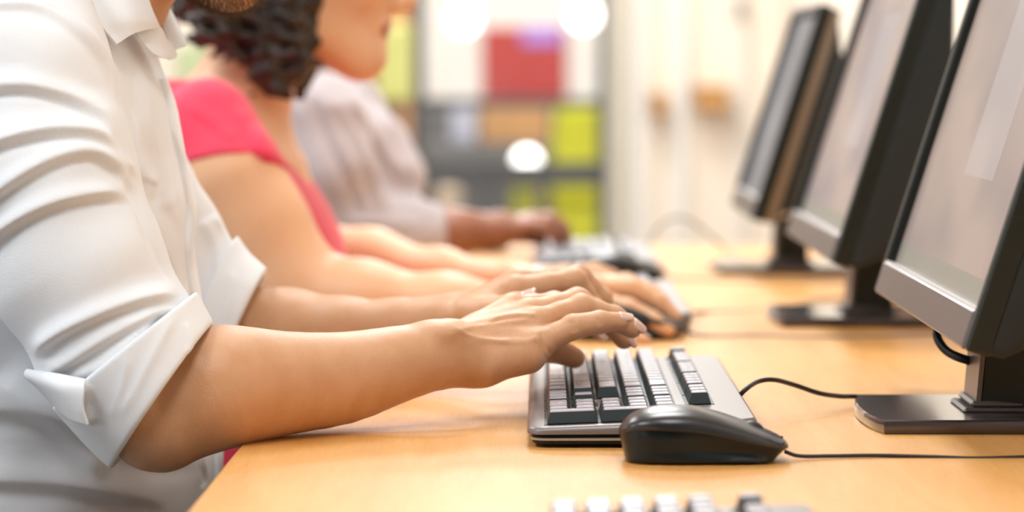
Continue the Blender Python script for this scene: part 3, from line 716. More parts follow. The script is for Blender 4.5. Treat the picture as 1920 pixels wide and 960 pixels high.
def mesh_sdf(f, lo, hi, vox, proj_it=3):
    lo = np.array(lo, float); hi = np.array(hi, float); B = 8
    n = np.ceil((hi - lo) / vox / B).astype(int) * B; D = np.empty(tuple(n + 1), np.float32)
    nb = n // B; g = np.stack(np.meshgrid(*[np.arange(q) for q in nb], indexing='ij'), -1).reshape(-1, 3)
    cen = lo + (g * B + B / 2) * vox; dc = np.concatenate([f(c) for c in np.array_split(cen, max(1, len(cen) // 100000))])
    for (i, j, k), d in zip(g, dc): D[i * B:i * B + B + 1, j * B:j * B + B + 1, k * B:k * B + B + 1] = d
    near = g[np.abs(dc) < B * vox * 1.35 + .002]
    off = np.stack(np.meshgrid(*[np.arange(B + 1)] * 3, indexing='ij'), -1).reshape(-1, 3)
    for ch in np.array_split(near, max(1, len(near) // 150)):
        if not len(ch): continue
        idx = (ch[:, None] * B + off[None]).reshape(-1, 3); v = f(lo + idx * vox); D[idx[:, 0], idx[:, 1], idx[:, 2]] = v
    S = D < 0
    c = np.zeros(tuple(n), np.int8)
    for a in (0, 1):
        for b in (0, 1):
            for d in (0, 1): c += S[a:n[0] + a, b:n[1] + b, d:n[2] + d]
    cells = np.argwhere((c > 0) & (c < 8)); idm = -np.ones(tuple(n), np.int32); idm[tuple(cells.T)] = np.arange(len(cells))
    acc = np.zeros((len(cells), 3)); cnt = np.zeros(len(cells))
    cor = [(a, b, d) for a in (0, 1) for b in (0, 1) for d in (0, 1)]
    for a in cor:
        for ax in range(3):
            if a[ax]: continue
            b = list(a); b[ax] = 1
            va = D[cells[:, 0] + a[0], cells[:, 1] + a[1], cells[:, 2] + a[2]]; vb = D[cells[:, 0] + b[0], cells[:, 1] + b[1], cells[:, 2] + b[2]]
            m = (va < 0) != (vb < 0); t = np.where(m, va / np.where(m, va - vb, 1), 0)
            pt = np.array(a, float)[None] + np.zeros((len(cells), 3)); pt[:, ax] += t; acc[m] += pt[m]; cnt[m] += 1
    V = lo + (cells + acc / cnt[:, None]) * vox
    Q = []
    for ax in range(3):
        o1, o2 = [(1, 2), (2, 0), (0, 1)][ax]
        sl0 = [slice(None)] * 3; sl1 = [slice(None)] * 3; sl0[ax] = slice(0, -1); sl1[ax] = slice(1, None)
        A, Bb = S[tuple(sl0)], S[tuple(sl1)]; e = np.argwhere(A != Bb)
        e = e[(e[:, o1] > 0) & (e[:, o2] > 0) & (e[:, o1] < n[o1]) & (e[:, o2] < n[o2])]
        def cid(d1, d2):
            q = e.copy(); q[:, o1] -= d1; q[:, o2] -= d2; return idm[q[:, 0], q[:, 1], q[:, 2]]
        q = np.stack([cid(1, 1), cid(0, 1), cid(0, 0), cid(1, 0)], 1); s = A[e[:, 0], e[:, 1], e[:, 2]]
        q[~s] = q[~s][:, ::-1]; Q.append(q)
    Q = np.concatenate(Q); Q = Q[(Q >= 0).all(1)]
    def grad(V):
        e = vox * .5; G = np.empty_like(V)
        for ax in range(3):
            d = np.zeros(3); d[ax] = e; G[:, ax] = f(V + d) - f(V - d)
        return G / (2 * e)
    for _ in range(proj_it):
        G = grad(V); L = np.maximum((G * G).sum(1), .05); st = f(V) / L; st = np.clip(st, -vox * .6, vox * .6); V = V - G * st[:, None]
    G = grad(V); Nn = G / np.maximum(vlen(G), 1e-6)[:, None]
    return V, Q, Nn
def np_mesh(name, pieces, mats, parent=None, matfn=None):
    V = np.concatenate([p[0] for p in pieces]); o = 0; Qs = []
    for p in pieces: Qs.append(p[1] + o); o += len(p[0])
    Q = np.concatenate(Qs); me = bpy.data.meshes.new(name); me.vertices.add(len(V)); me.vertices.foreach_set('co', V.astype(np.float32).ravel())
    me.loops.add(len(Q) * 4); me.loops.foreach_set('vertex_index', Q.astype(np.int32).ravel()); me.polygons.add(len(Q))
    me.polygons.foreach_set('loop_start', np.arange(0, len(Q) * 4, 4, dtype=np.int32)); me.polygons.foreach_set('loop_total', np.full(len(Q), 4, np.int32))
    me.polygons.foreach_set('use_smooth', np.ones(len(Q), bool))
    for m in (mats if isinstance(mats, (list, tuple)) else [mats]): me.materials.append(m)
    if matfn is not None: me.polygons.foreach_set('material_index', matfn(V[Q].mean(1)).astype(np.int32))
    me.update(calc_edges=True); me.validate()
    ob = bpy.data.objects.new(name, me); COL.objects.link(ob)
    if parent:
        ob.parent = parent; me.transform(Matrix.Translation(-Vector(parent.location)))
    return ob
def sstep(x, a, b): t = np.clip((x - a) / (b - a), 0, 1); return t * t * (3 - 2 * t)
def fold(V, N, folds, side=-1):
    """raise cloth folds / tendons along measured curves on the surface turned to the camera"""
    px, py = proj(V); face = sstep(-N[:, 1] if side < 0 else N[:, 1], .02, .35); D = np.zeros(len(V))
    for f in folds:
        pts = np.array(catmull([(a, b, 0) for a, b in f['p']], 8))[:, :2]; wd, amp = f['w'], f['a']; asym = f.get('s', .0); ws = f.get('t', 1)
        x0, y0 = pts.min(0) - 5 * wd; x1, y1 = pts.max(0) + 5 * wd; m = np.where((px > x0) & (px < x1) & (py > y0) & (py < y1) & (face > 0))[0]
        if not len(m): continue
        q = np.stack([px[m], py[m]], 1); best = np.full(len(m), 1e9); sgn = np.zeros(len(m)); par = np.zeros(len(m))
        for i in range(len(pts) - 1):
            a, b = pts[i], pts[i + 1]; ab = b - a; t = np.clip(((q - a) @ ab) / (ab @ ab), 0, 1); dv = q - a - t[:, None] * ab; d = vlen(dv)
            u = d < best; best = np.where(u, d, best); sgn = np.where(u, np.sign(ab[0] * dv[:, 1] - ab[1] * dv[:, 0]), sgn); par = np.where(u, (i + t) / (len(pts) - 1), par)
        s = best * sgn; taper = sstep(par, 0, .18 if f.get('e0', 1) else -1) * sstep(1 - par, 0, .18 if f.get('e1', 1) else -1)
        if not f.get('e0', 1): taper = sstep(1 - par, 0, .18)
        if asym:
            a_ = s * np.sign(asym); pr = np.where(a_ > 0, np.exp(-(a_ / (1.05 * wd)) ** 2), np.exp(-(a_ / (2.9 * wd)) ** 2)) - abs(asym) * .42 * np.exp(-((a_ - 1.9 * wd) / (1.0 * wd)) ** 2)
        else: pr = np.exp(-(s / wd) ** 2)
        if f.get('step'): pr = sstep(-s, -wd, wd) * np.exp(-(np.minimum(s, 0) / (wd * 9)) ** 2)
        D[m] += amp * pr * taper
    return V + N * (D * face)[:, None]

def head_sdf(o, pitch, s=1.0, jaw=1.0):
    """head facing +x; o is the middle of the skull"""
    c, sn = math.cos(pitch), math.sin(pitch); R = np.array([[c, 0, -sn], [0, 1, 0], [sn, 0, c]])  # rows: local axes in world
    o = np.array(o, float)
    fs = [(ell((-.012, 0, .028), (.098, .077, .090)), .02), (ell((.03, 0, -.025), (.062, .058, .078)), .03),
          (cone((.0, .052, -.045), (.018, .046, -.082), .016, .015), .03), (cone((.0, -.052, -.045), (.018, -.046, -.082), .016, .015), .03),
          (cone((.018, .046, -.082), (.078, .012, -.098), .015, .016), .025), (cone((.018, -.046, -.082), (.078, -.012, -.098), .015, .016), .025),
          (ball((.080, 0, -.097), .019), .02), (cone((.02, 0, -.06), (.06, 0, -.085), .04, .03), .03),
          (cone((.087, 0, .018), (.108, 0, -.020), .007, .009), .014), (ball((.1085, 0, -.024), .0105), .008),
          (ball((.099, .0115, -.030), .0085), .008), (ball((.099, -.0115, -.030), .0085), .008),
          (ell((.080, 0, -.055), (.016, .026, .018)), .015), (ell((.0925, 0, -.0535), (.0065, .021, .0055)), .004), (ell((.0915, 0, -.0645), (.0065, .018, .006)), .004),
          (cone((.078, .045, .028), (.088, .01, .026), .010, .009), .015), (cone((.078, -.045, .028), (.088, -.01, .026), .010, .009), .015),
          (ball((.06, .038, -.022), .02), .02), (ball((.06, -.038, -.022), .02), .02)]
    for sy in (-1, 1):
        fs.append((ell((-.008, sy * .078, -.008), (.019, .007, .032)), .006))
    sub = [(ball((.096, .032, .006), .013), .012), (ball((.096, -.032, .006), .013), .012)]
    def f(p):
        q = ((p - o) / s) @ R.T; d = None
        for g, k in fs: d = g(q) if d is None else smin(d, g(q), k)
        for g, k in sub: d = smax(d, -g(q), k)
        d = smin(d, ball((.078, .032, .006), .0125)(q), .001); d = smin(d, ball((.078, -.032, .006), .0125)(q), .001)
        return d * s
    W = lambda v: o + s * (np.array(v, float) @ R)
    return f, W, R

def loft_sdf(rows, Yc, expo=2.3):
    """torso: rows of (z, cx, a, b[, dy]) ; a = half depth (x), b = half width (y)"""
    A = np.array([r[:4] for r in rows]); z, cx, a, b = A.T
    def f(p):
        zz = p[:, 2]; c = np.interp(zz, z, cx); aa = np.interp(zz, z, a); bb = np.interp(zz, z, b)
        # smooth the interpolation a little
        for dz in (-.02, .02):
            c = c + np.interp(zz + dz, z, cx); aa = aa + np.interp(zz + dz, z, a); bb = bb + np.interp(zz + dz, z, b)
        c /= 3; aa /= 3; bb /= 3
        k = (np.abs((p[:, 0] - c) / aa) ** expo + np.abs((p[:, 1] - Yc) / bb) ** expo) ** (1 / expo)
        d = (k - 1) * np.minimum(aa, bb); return smax(d, np.maximum(zz - z[-1], z[0] - zz), .02)
    return f

def hand_sdf(wrist, fingers, thumb, extra=(), wr=.0245, k=.010, fr=1.0):
    """wrist xyz; fingers: [(mcp, pip, dip, tip)] ; thumb: (cmc, mcp, ip, tip)"""
    fg = []; palm = []
    R0 = [.0098, .0102, .0098, .0088]
    for i, (m, p, d, t) in enumerate(fingers):
        r = R0[i] * fr
        base = [(m, r * 1.12), ((np.array(m) * .45 + np.array(p) * .55), r * .93), (p, r * .98), ((np.array(p) + np.array(d)) / 2, r * .86), (d, r * .87), (t, r * .72)]
        fg.append(chain(base, .004)); palm.append(cone(wrist, m, wr * .70, r * 1.10)); palm.append(cone(np.array(wrist) + (0, 0, wr * .62), np.array(m) + (0, 0, r * .55), .0045, .0052)) 
    c, m, i, t = thumb
    th = chain([(wrist, wr * .72), (c, .0150 * fr), (m, .0118 * fr), ((np.array(m) * .5 + np.array(i) * .5), .0094 * fr), (i, .0100 * fr), (t, .0076 * fr)], .005)
    # web between neighbouring metacarpals
    for a, b in zip(fingers[:-1], fingers[1:]):
        mid = (np.array(a[0]) + np.array(b[0])) / 2; palm.append(cone(wrist, mid - (mid - np.array(wrist)) * .06, wr * .62, .0085 * fr))
    def f(p):
        d = palm[0](p)
        for g in palm[1:]: d = smin(d, g(p), .005)
        for g in extra: d = smin(d, g(p), .010)
        d = smin(d, th(p), .009)
        fd = fg[0](p)
        for g in fg[1:]: fd = np.minimum(fd, g(p))
        return smin(d, fd, .005)
    return f
def bbox(pts, pad): A = np.array([np.array(p, float) for p in pts]); return A.min(0) - pad, A.max(0) + pad

def nail(parent, dip, tip, up, r, name='fingernail', long=.002, m='nail'):
    """a fingernail plate lying on the back of the fingertip"""
    dip = np.array(dip, float); tip = np.array(tip, float); ax = tip - dip; ax /= np.linalg.norm(ax); up = np.array(up, float); up -= ax * (up @ ax); up /= np.linalg.norm(up); sd = np.cross(ax, up)
    mb = MB(); nu, nv = 9, 9; L = r * 1.4 + long * .25; Wn = r * .78; top = []; bot = []
    for i in range(nu):
        u = i / (nu - 1); xa = -r * .35 + u * L; wsc = (1 - (2 * max(u - .5, 0)) ** 3.0 * .45) * (.82 + .18 * min(1, u * 4)) 
        for j in range(nv):
            v = (j / (nv - 1) * 2 - 1); th = v * .95 * wsc
            rad = r * (1.0 - .05 * u ** 2)
            pz = math.cos(th) * rad - (u ** 2) * r * .22; py = math.sin(th) * Wn / math.sin(.95) * .98
            base = tip + ax * xa + up * pz + sd * py; top.append(base + up * .0004); bot.append(base - up * .0012)
    V = top + bot; N = nu * nv; fcs = []
    for i in range(nu - 1):
        for j in range(nv - 1):
            a = i * nv + j; fcs.append((a, a + 1, a + nv + 1, a + nv)); fcs.append((N + a, N + a + nv, N + a + nv + 1, N + a + 1))
    rim = [j for j in range(nv)] + [i * nv + nv - 1 for i in range(1, nu)] + [(nu - 1) * nv + j for j in range(nv - 2, -1, -1)] + [i * nv for i in range(nu - 2, 0, -1)]
    for a, b in zip(rim, rim[1:] + rim[:1]): fcs.append((a, N + a, N + b, b))
    c = Vector(parent.location)
    mb.add([Vector(v) - c for v in V], fcs); mb.mi = [1 if (i < 2 * (nu - 1) * (nv - 1) and (i // 2) // (nv - 1) >= nu - 2) else 0 for i in range(len(mb.f))]
    return mb.build(name, [M[m], M['nail_tip']], parent, smooth=True)

def patch(parent, name, rows, m, th=.0016, n=10):
    """cloth patch through rows of 3-D points (each row same count), given thickness"""
    R = [catmull(r, n) for r in rows]; R = [[np.array(q) for q in r] for r in R]
    cols = list(zip(*R)); cols = [catmull(c, n) for c in cols]; G = np.array(cols)   # [i][j]
    du = np.gradient(G, axis=0); dv = np.gradient(G, axis=1); Nn = np.cross(du, dv); Nn /= np.maximum(np.linalg.norm(Nn, axis=-1, keepdims=True), 1e-9)
    a, b = G.shape[:2]; top = (G + Nn * th / 2).reshape(-1, 3); bot = (G - Nn * th / 2).reshape(-1, 3); N = a * b; f = []
    for i in range(a - 1):
        for j in range(b - 1): k = i * b + j; f.append((k, k + b, k + b + 1, k + 1)); f.append((N + k, N + k + 1, N + k + b + 1, N + k + b))
    rim = [j for j in range(b)] + [i * b + b - 1 for i in range(1, a)] + [(a - 1) * b + j for j in range(b - 2, -1, -1)] + [i * b for i in range(a - 2, 0, -1)]
    for p, q in zip(rim, rim[1:] + rim[:1]): f.append((p, q, N + q, N + p))
    c = Vector(parent.location); return MB().add([Vector(v) - c for v in np.concatenate([top, bot])], f).build(name, M[m], parent, angle=60)

def legs(root, x_hip, Yc, z_hip, m, spread=.1, r=.075, knee_x=.02, vox=.007):
    """seated legs (trousers), shoes"""
    fs = []; sh = []
    for s in (-1, 1):
        hip = (x_hip, Yc + s * .09, z_hip); kn = (knee_x, Yc + s * (spread + .03), .50); an = (knee_x - .04, Yc + s * (spread + .03), .09)
        fs.append(chain([(hip, r * 1.12), (kn, r * .78), (an, r * .6)], .03))
        sh.append((kn, an))
    pel = ell((x_hip - .01, Yc, z_hip + .02), (.13, .18, .11)); f = union([pel] + fs, .05)
    pts = [(x_hip, Yc, z_hip), (knee_x, Yc + spread + .03, .5), (knee_x, Yc - spread - .03, .08)]
    lo, hi = (x_hip - .2, Yc - .26, .06), (knee_x + .1, Yc + .26, z_hip + .18)
    cut = lambda p: np.maximum(f(p), .075 - p[:, 2]); np_mesh('trousers', [mesh_sdf(cut, lo, hi, vox)], M[m], root)
    for kn, an in sh:
        x, y = an[0], an[1]; g = union([cone((x - .02, y, .045), (x + .13, y, .035), .034, .030), cone((x, y, .06), (x, y, .09), .036, .036)], .02)
        cutg = lambda p: smax(g(p), .0005 - p[:, 2], .004); np_mesh('shoe', [mesh_sdf(cutg, (x - .08, y - .06, -.01), (x + .19, y + .06, .14), .005)], M['shoe'], root)
    return f
def person_root(loc, label): return tag(empty('person', loc), label, 'person')
W3 = lambda *a: [P(*q) for q in a]

# ------------------------------------------------------------------ the man in the white shirt
def build_man():
    Yc = 2.25; root = person_root((-.42, Yc, 0), 'man in a white shirt with rolled sleeves, typing with both hands')
    D = lambda z: z + DZ
    # --- skin: right forearm and hand (near)
    A = lambda px, py, Y, r: (P(px, py, Y), r)
    arm = [A(240, 690, 2.0, .030), A(285, 802, 2.0, .0295), A(340, 765, 2.01, .0370), A(400, 729, 2.02, .0435), A(460, 722, 2.035, .0405), A(520, 719, 2.05, .0370), A(640, 709, 2.08, .0330), A(740, 684, 2.11, .0278), A(835, 662, 2.14, .0240)]
    arm_s = [(q[:3], q[3]) for q in catmull([np.append(a[0], a[1]) for a in arm], 3)]; arm_f = chain(arm_s, .004); wr = P(845, 660, 2.143)
    rf = [W3((958, 582, 2.212), (1040, 572, 2.25), (1080, 584, 2.262), (1115, 596, 2.268)),
          W3((990, 592, 2.192), (1083, 566, 2.222), (1142, 600, 2.235), (1170, 636, 2.238)),
          W3((1003, 608, 2.173), (1090, 577, 2.195), (1150, 596, 2.205), (1185, 616, 2.21)),
          W3((1010, 645, 2.156), (1075, 613, 2.165), (1124, 604, 2.17), (1165, 603, 2.175))]
    rt = W3((890, 640, 2.175), (965, 655, 2.215), (1030, 652, 2.235), (1077, 671, 2.245))
    hyp = [cone(P(885, 690, 2.145), P(990, 668, 2.15), .0140, .0135), cone(P(845, 668, 2.137), P(905, 686, 2.142), .0215, .0150), ell(P(822, 624, 2.122), (.016, .014, .0085))]
    hand = hand_sdf(wr, rf, rt, hyp, wr=.0230, fr=1.09)
    rh = lambda p: smin(arm_f(p), hand(p), .010)
    lo, hi = bbox([a[0] for a in arm] + [q for f in rf for q in f] + list(rt), .05)
    pr = mesh_sdf(rh, lo, hi, .00145)
    T = lambda p, w, a, **k: dict(p=p, w=w, a=a, **k)
    tend = [T([(868, 640), (930, 640), (990, 640), (1010, 630)], 6, .0009), T([(850, 618), (900, 612), (960, 604), (1000, 600)], 5, .0011), T([(860, 610), (930, 595), (985, 585)], 5, .0006),
            T([(905, 608), (940, 595), (985, 590), (1010, 592)], 4, .0013), T([(850, 612), (880, 630), (930, 640), (960, 640)], 4, .0010),
            T([(1000, 635), (1015, 655), (1030, 680)], 3, -.0009), T([(1012, 632), (1024, 650), (1036, 668)], 3, -.0009), T([(1066, 600), (1072, 612), (1076, 625)], 3, -.0009), T([(1074, 598), (1080, 612), (1083, 622)], 3, -.0009),
            T([(1120, 594), (1123, 604), (1124, 612)], 3, -.0009), T([(1013, 622), (1020, 640), (1020, 660)], 4, -.0008)]
    pr = (fold(pr[0], pr[2], tend), pr[1], pr[2])
    # left forearm and hand (far)
    la = [A(310, 490, 2.435, .036), A(425, 618, 2.425, .0385), A(540, 628, 2.42, .0385), A(640, 630, 2.40, .032), A(740, 620, 2.385, .0255), A(840, 602, 2.365, .0225)]
    lw = P(850, 600, 2.362)
    lf = [W3((965, 545, 2.325), (1078, 526, 2.34), (1110, 575, 2.345), (1123, 618, 2.345)),
          W3((972, 534, 2.35), (1084, 520, 2.368), (1126, 560, 2.375), (1142, 605, 2.378)),
          W3((962, 538, 2.372), (1068, 528, 2.395), (1112, 560, 2.40), (1128, 600, 2.402)),
          W3((946, 550, 2.39), (1032, 545, 2.42), (1075, 565, 2.425), (1098, 595, 2.428))]
    lt = W3((885, 592, 2.335), (925, 585, 2.305), (962, 575, 2.29), (992, 562, 2.285))
    lh0 = hand_sdf(lw, lf, lt, [], wr=.0225, fr=1.07); laf = chain(la, .010); lh = lambda p: smin(laf(p), lh0(p), .006)
    lo, hi = bbox([a[0] for a in la] + [q for f in lf for q in f] + list(lt), .05)
    pl = mesh_sdf(lh, lo, hi, .0019)
    # head, neck, hidden torso
    hf, HW, HR = head_sdf((-.292, Yc, D(.452)), math.radians(15))
    neck = cone((-.325, Yc, D(.40)), (-.375, Yc, D(.27)), .058, .064)
    tor_rows = [(D(-.26), -.44, .11, .16), (D(0), -.425, .125, .14), (D(.15), -.43, .12, .15), (D(.26), -.42, .10, .15), (D(.30), -.40, .07, .08)]
    tf = loft_sdf(tor_rows, Yc)
    sR, sL = np.array((-.385, Yc - .19, D(.275))), np.array((-.385, Yc + .19, D(.275)))
    ua = chain([(sR, .045), (P(85, 330, 2.035), .043), (P(160, 520, 2.02), .038), (P(240, 680, 2.0), .030)], .01); ub = chain([(P(120, 150, 2.43), .04), (P(232, 370, 2.435), .038), (P(310, 485, 2.435), .036)], .01)
    up = union([hf, neck, tf, ua, ub], .02)
    pu = mesh_sdf(up, (-.62, Yc - .34, D(-.28)), (-.12, Yc + .34, D(.60)), .004)
    np_mesh('body', [pr, pl, pu], M['skin_man'], root)
    # nails
    U3 = lambda x, y, z: np.array((x, y, z), float)
    nail(root, rf[3][2], rf[3][3], U3(.1, -.35, 1), .0088 * .83, long=.004)
    nail(root, rf[2][2], rf[2][3], U3(.4, -.45, 1), .0098 * .83, long=.0035)
    nail(root, rf[1][2], rf[1][3], U3(.8, -.35, .8), .0102 * .83, long=.004)
    nail(root, lt[2], lt[3], U3(-.1, -.65, 1), .0084, long=.001)
    nail(root, lf[0][2], lf[0][3], U3(.9, -.75, .2), .0098 * .82, long=.003)
    nail(root, rf[0][2], rf[0][3], U3(.2, 0, 1), .0098 * .76)
    for f_ in lf[1:]: nail(root, f_[2], f_[3], U3(1, 0, .3), .0095 * .76)
    # --- shirt
    rows = [(D(-.27), -.435, .15, .20), (D(-.12), -.425, .168, .185), (D(-.02), -.42, .162, .175), (D(.08), -.422, .148, .175), (D(.17), -.424, .144, .19), (D(.23), -.424, .134, .195), (D(.275), -.415, .112, .175), (D(.31), -.40, .085, .125), (D(.345), -.375, .068, .075)]
    st = loft_sdf(rows, Yc, 2.15)
    slv = [A(10, 10, 2.10, .062), A(35, 160, 2.06, .0680), A(80, 330, 2.035, .0655), A(150, 510, 2.02, .0600), A(222, 642, 2.015, .0550), A(284, 728, 2.01, .0500)]
    slf = chain(slv, .014)
    cutn = np.array(P(397, 605, 2.01)) - np.array(P(222, 862, 2.0)); mid = (np.array(P(397, 605, 2.01)) + np.array(P(222, 862, 2.0))) / 2
    def plane(a, b, flip=1):
        a, b = np.array(a), np.array(b); d = (b - a) / np.linalg.norm(b - a); n = np.cross(d, np.array((0, 1, 0))) * flip; n /= np.linalg.norm(n); return lambda p: (p - a) @ n
    # positive beyond the cuff (towards the hand)
    cend = plane(P(400, 603, 2.01), P(222, 862, 2.0)); 
    if cend(np.array([P(600, 700, 2.05)]))[0] < 0: cend = plane(P(400, 603, 2.01), P(222, 862, 2.0), -1)
    cup = plane(P(350, 560, 2.01), P(120, 745, 2.0))
    if cup(np.array([P(600, 700, 2.05)]))[0] < 0: cup = plane(P(350, 560, 2.01), P(120, 745, 2.0), -1)
    sr = lambda p: smax(slf(p), cend(p) + .012, .004)
    sll = [A(80, 60, 2.42, .060), A(150, 220, 2.43, .060), A(232, 370, 2.435, .060), A(300, 470, 2.435, .0560), A(366, 560, 2.43, .0520), A(436, 612, 2.42, .0480)]
    slg = chain(sll, .014)
    c2 = plane(P(493, 513, 2.40), P(452, 606, 2.40)); 
    if c2(np.array([P(700, 600, 2.4)]))[0] < 0: c2 = plane(P(493, 513, 2.40), P(452, 606, 2.40), -1)
    sl = lambda p: smax(slg(p), c2(p) + .010, .004)
    sh = lambda p: smin(smin(st(p), sr(p), .022), sl(p), .022)
    wob = lambda p: .0010 * np.sin(p[:, 2] * 55 + p[:, 0] * 40) * np.sin(p[:, 1] * 38 + 1) + .0007 * np.sin(p[:, 0] * 90 - p[:, 2] * 60 + 2)
    neckcut = cone((-.325, Yc, D(.42)), (-.368, Yc, D(.30)), .060, .060)
    shf = lambda p: smax(sh(p) + wob(p), -neckcut(p), .006)
    ps = mesh_sdf(shf, (-.66, Yc - .36, D(-.28)), (-.16, Yc + .34, D(.36)), .0021)
    S = .45
    folds = [T([(-190, 60), (-100, 25), (-20, 12), (60, 12), (120, 38), (175, 85), (212, 150), (228, 250)], 7, .0035, s=.5),
             T([(60, 0), (120, 28), (185, 90), (220, 165)], 4, .0016, s=.3),
             T([(-190, 215), (-100, 180), (-20, 165), (50, 162), (120, 180), (185, 215), (222, 262)], 8, .0055, s=.7),
             T([(-190, 340), (-100, 310), (-20, 275), (40, 255), (110, 245), (180, 252), (225, 285)], 8, .0065, s=.7),
             T([(-170, 470), (-90, 420), (-20, 372), (50, 325), (110, 296), (170, 286), (215, 310), (240, 345)], 8, .006, s=.7),
             T([(-150, 560), (-80, 505), (-20, 455), (40, 410), (110, 378), (190, 364), (258, 372)], 8, .0065, s=.8),
             T([(345, 555), (270, 562), (190, 588), (110, 628), (58, 672)], 8, .0065, s=-.7),
             T([(345, 582), (290, 590), (210, 630), (130, 680), (80, 705)], 7, .0045, s=-.6),
             T([(300, 590), (240, 650), (190, 690), (120, 715)], 6, .004, s=-.5),
             T([(262, 130), (285, 240), (305, 330), (312, 400)], 9, .0030, s=.7), T([(300, 150), (316, 230), (330, 320), (342, 420)], 5, .0022, s=.9), T([(255, 200), (262, 300), (290, 380)], 7, .0025, s=.6), T([(236, 300), (262, 330), (300, 345)], 6, .0018, s=.5),
             T([(232, 330), (262, 390), (290, 460), (330, 540)], 10, -.004),
             T([(300, 370), (345, 420), (360, 480)], 9, .0018, s=.4), T([(-230, 740), (-120, 745), (-20, 760), (80, 775), (180, 815), (290, 850), (390, 850)], 16, .0065, s=.6),
             T([(-230, 920), (-120, 905), (-20, 900), (100, 905), (220, 925), (330, 945)], 13, .005, s=.6), T([(-10, 700), (60, 760), (140, 830), (200, 900)], 16, .0045, s=.5),
             T([(385, 820), (380, 860), (388, 900), (378, 930)], 5, .003, s=.4)]
    lfolds = [T([(375, 410), (400, 455), (410, 520)], 9, .003, s=.3), T([(395, 400), (430, 450), (440, 520)], 9, .0025, s=.3)]
    nearm = ps[0][:, 1] < Yc + .02
    Vn = fold(ps[0], ps[2], folds); Vf = fold(ps[0], ps[2], lfolds); V = np.where(nearm[:, None], Vn, Vf)
    np_mesh('shirt', [(V, ps[1], ps[2])], M['shirt'], root)
    # rolled cuffs
    def cuff(body_f, c_end, c_up, lo, hi, fo, t=.0062, inner=None):
        f = lambda p: smax(smax(np.abs(body_f(p) - t + .0015) - .0032, c_end(p), .003), -c_up(p), .003)
        q = mesh_sdf(f, lo, hi, .0019, 3); V = fold(q[0], q[2], fo) if fo else q[0]
        return np_mesh('rolled_cuff', [(V, q[1], q[2])], M['shirt'], root)
    lo, hi = bbox([P(40, 700, 1.95), P(400, 600, 2.1), P(230, 870, 1.95)], .06)
    cuff(chain(slv + [A(350, 812, 2.0, .0470)], .014), cend, cup, lo, hi, [T([(330, 590), (300, 640), (270, 700), (215, 800)], 9, .0012), T([(160, 715), (158, 760), (175, 800)], 4, .004, s=.6), T([(345, 600), (360, 640), (350, 670)], 6, .0012), T([(240, 660), (230, 720), (205, 790)], 8, .001)])
    cu2 = lambda p: c2(p) + .036
    lo, hi = bbox([P(380, 560, 2.36), P(500, 500, 2.5), P(450, 610, 2.4)], .05)
    cuff(chain(sll + [A(500, 650, 2.42, .046)], .014), c2, cu2, lo, hi, [T([(440, 505), (430, 560), (420, 600)], 8, .0015), T([(470, 515), (452, 570), (445, 600)], 6, .0012)], t=.0035)
    # loose button flap of the rolled cuff
    patch(root, 'cuff_flap', [W3((52, 692, 2.0), (98, 700, 1.965), (160, 712, 1.95)), W3((48, 705, 2.0), (100, 722, 1.955), (158, 730, 1.944)), W3((72, 728, 2.0), (115, 752, 1.955), (156, 765, 1.944)), W3((105, 765, 2.0), (135, 785, 1.955), (165, 795, 1.946))], 'shirt', .0022, 6)
    # collar: stand, near flap, far flap
    patch(root, 'collar', [W3((128, -90, 2.16), (225, -70, 2.18), (268, -30, 2.19)), W3((140, -20, 2.14), (225, -10, 2.155), (281, 12, 2.185)), W3((178, 34, 2.128), (240, 34, 2.14), (292, 38, 2.19)), W3((218, 84, 2.128), (252, 62, 2.145), (299, 51, 2.20))], 'shirt', .0026, 7)
    patch(root, 'collar', [W3((296, -25, 2.27), (300, 30, 2.25), (322, 104, 2.235)), W3((305, -5, 2.29), (315, 40, 2.275), (332, 92, 2.25)), W3((314, 12, 2.31), (334, 50, 2.30), (350, 84, 2.28))], 'shirt', .0026, 7)
    patch(root, 'collar_stand', [W3((262, -10, 2.19), (285, 30, 2.19), (304, 58, 2.20)), W3((250, 40, 2.175), (278, 75, 2.185), (330, 102, 2.225)), W3((258, 70, 2.17), (285, 100, 2.18), (316, 112, 2.215))], 'shirt', .002, 7)
    # placket strip down the front
    zs = np.linspace(D(.295), D(-.24), 60); rings = []
    for i, z in enumerate(zs):
        yo = .0035 * math.sin(i * .55) + .002 * math.sin(i * 1.3); ring = []
        for y, hgt in ((-.019, -.001), (-.0185, .0030), (-.013, .0046), (-.004, .0040), (.006, .0040), (.014, .003), (.015, -.002), (0, -.003)):
            yy = Yc + y + yo; a, b = -.45, -.15
            for _ in range(22):
                m_ = (a + b) / 2
                if shf(np.array([[m_, yy, z]]))[0] < 0: a = m_
                else: b = m_
            ring.append((a + hgt + .0008 * math.sin(i * .9 + y * 90) + .42, yy - Yc, z))
        rings.append(ring)
    MB().loft(rings).build('placket', M['shirt'], root, angle=50)
    # beard: short fuzz on the jaw
    mb = MB(); hmv = []
    cand = RNG.normal(size=(90000, 3)) * np.array((.035, .04, .02)) + np.array((.055, 0, -.10)); 
    pw_ = np.array([HW(q) for q in cand[:30000]])
    d = hf(pw_); e = .001
    for _ in range(3):
        G = np.stack([hf(pw_ + np.eye(3)[i] * e) - hf(pw_ - np.eye(3)[i] * e) for i in range(3)], 1) / (2 * e); G /= np.maximum(vlen(G), 1e-6)[:, None]; pw_ = pw_ - G * hf(pw_)[:, None]
    lc = (pw_ - np.array(HW((0, 0, 0)))) @ HR.T
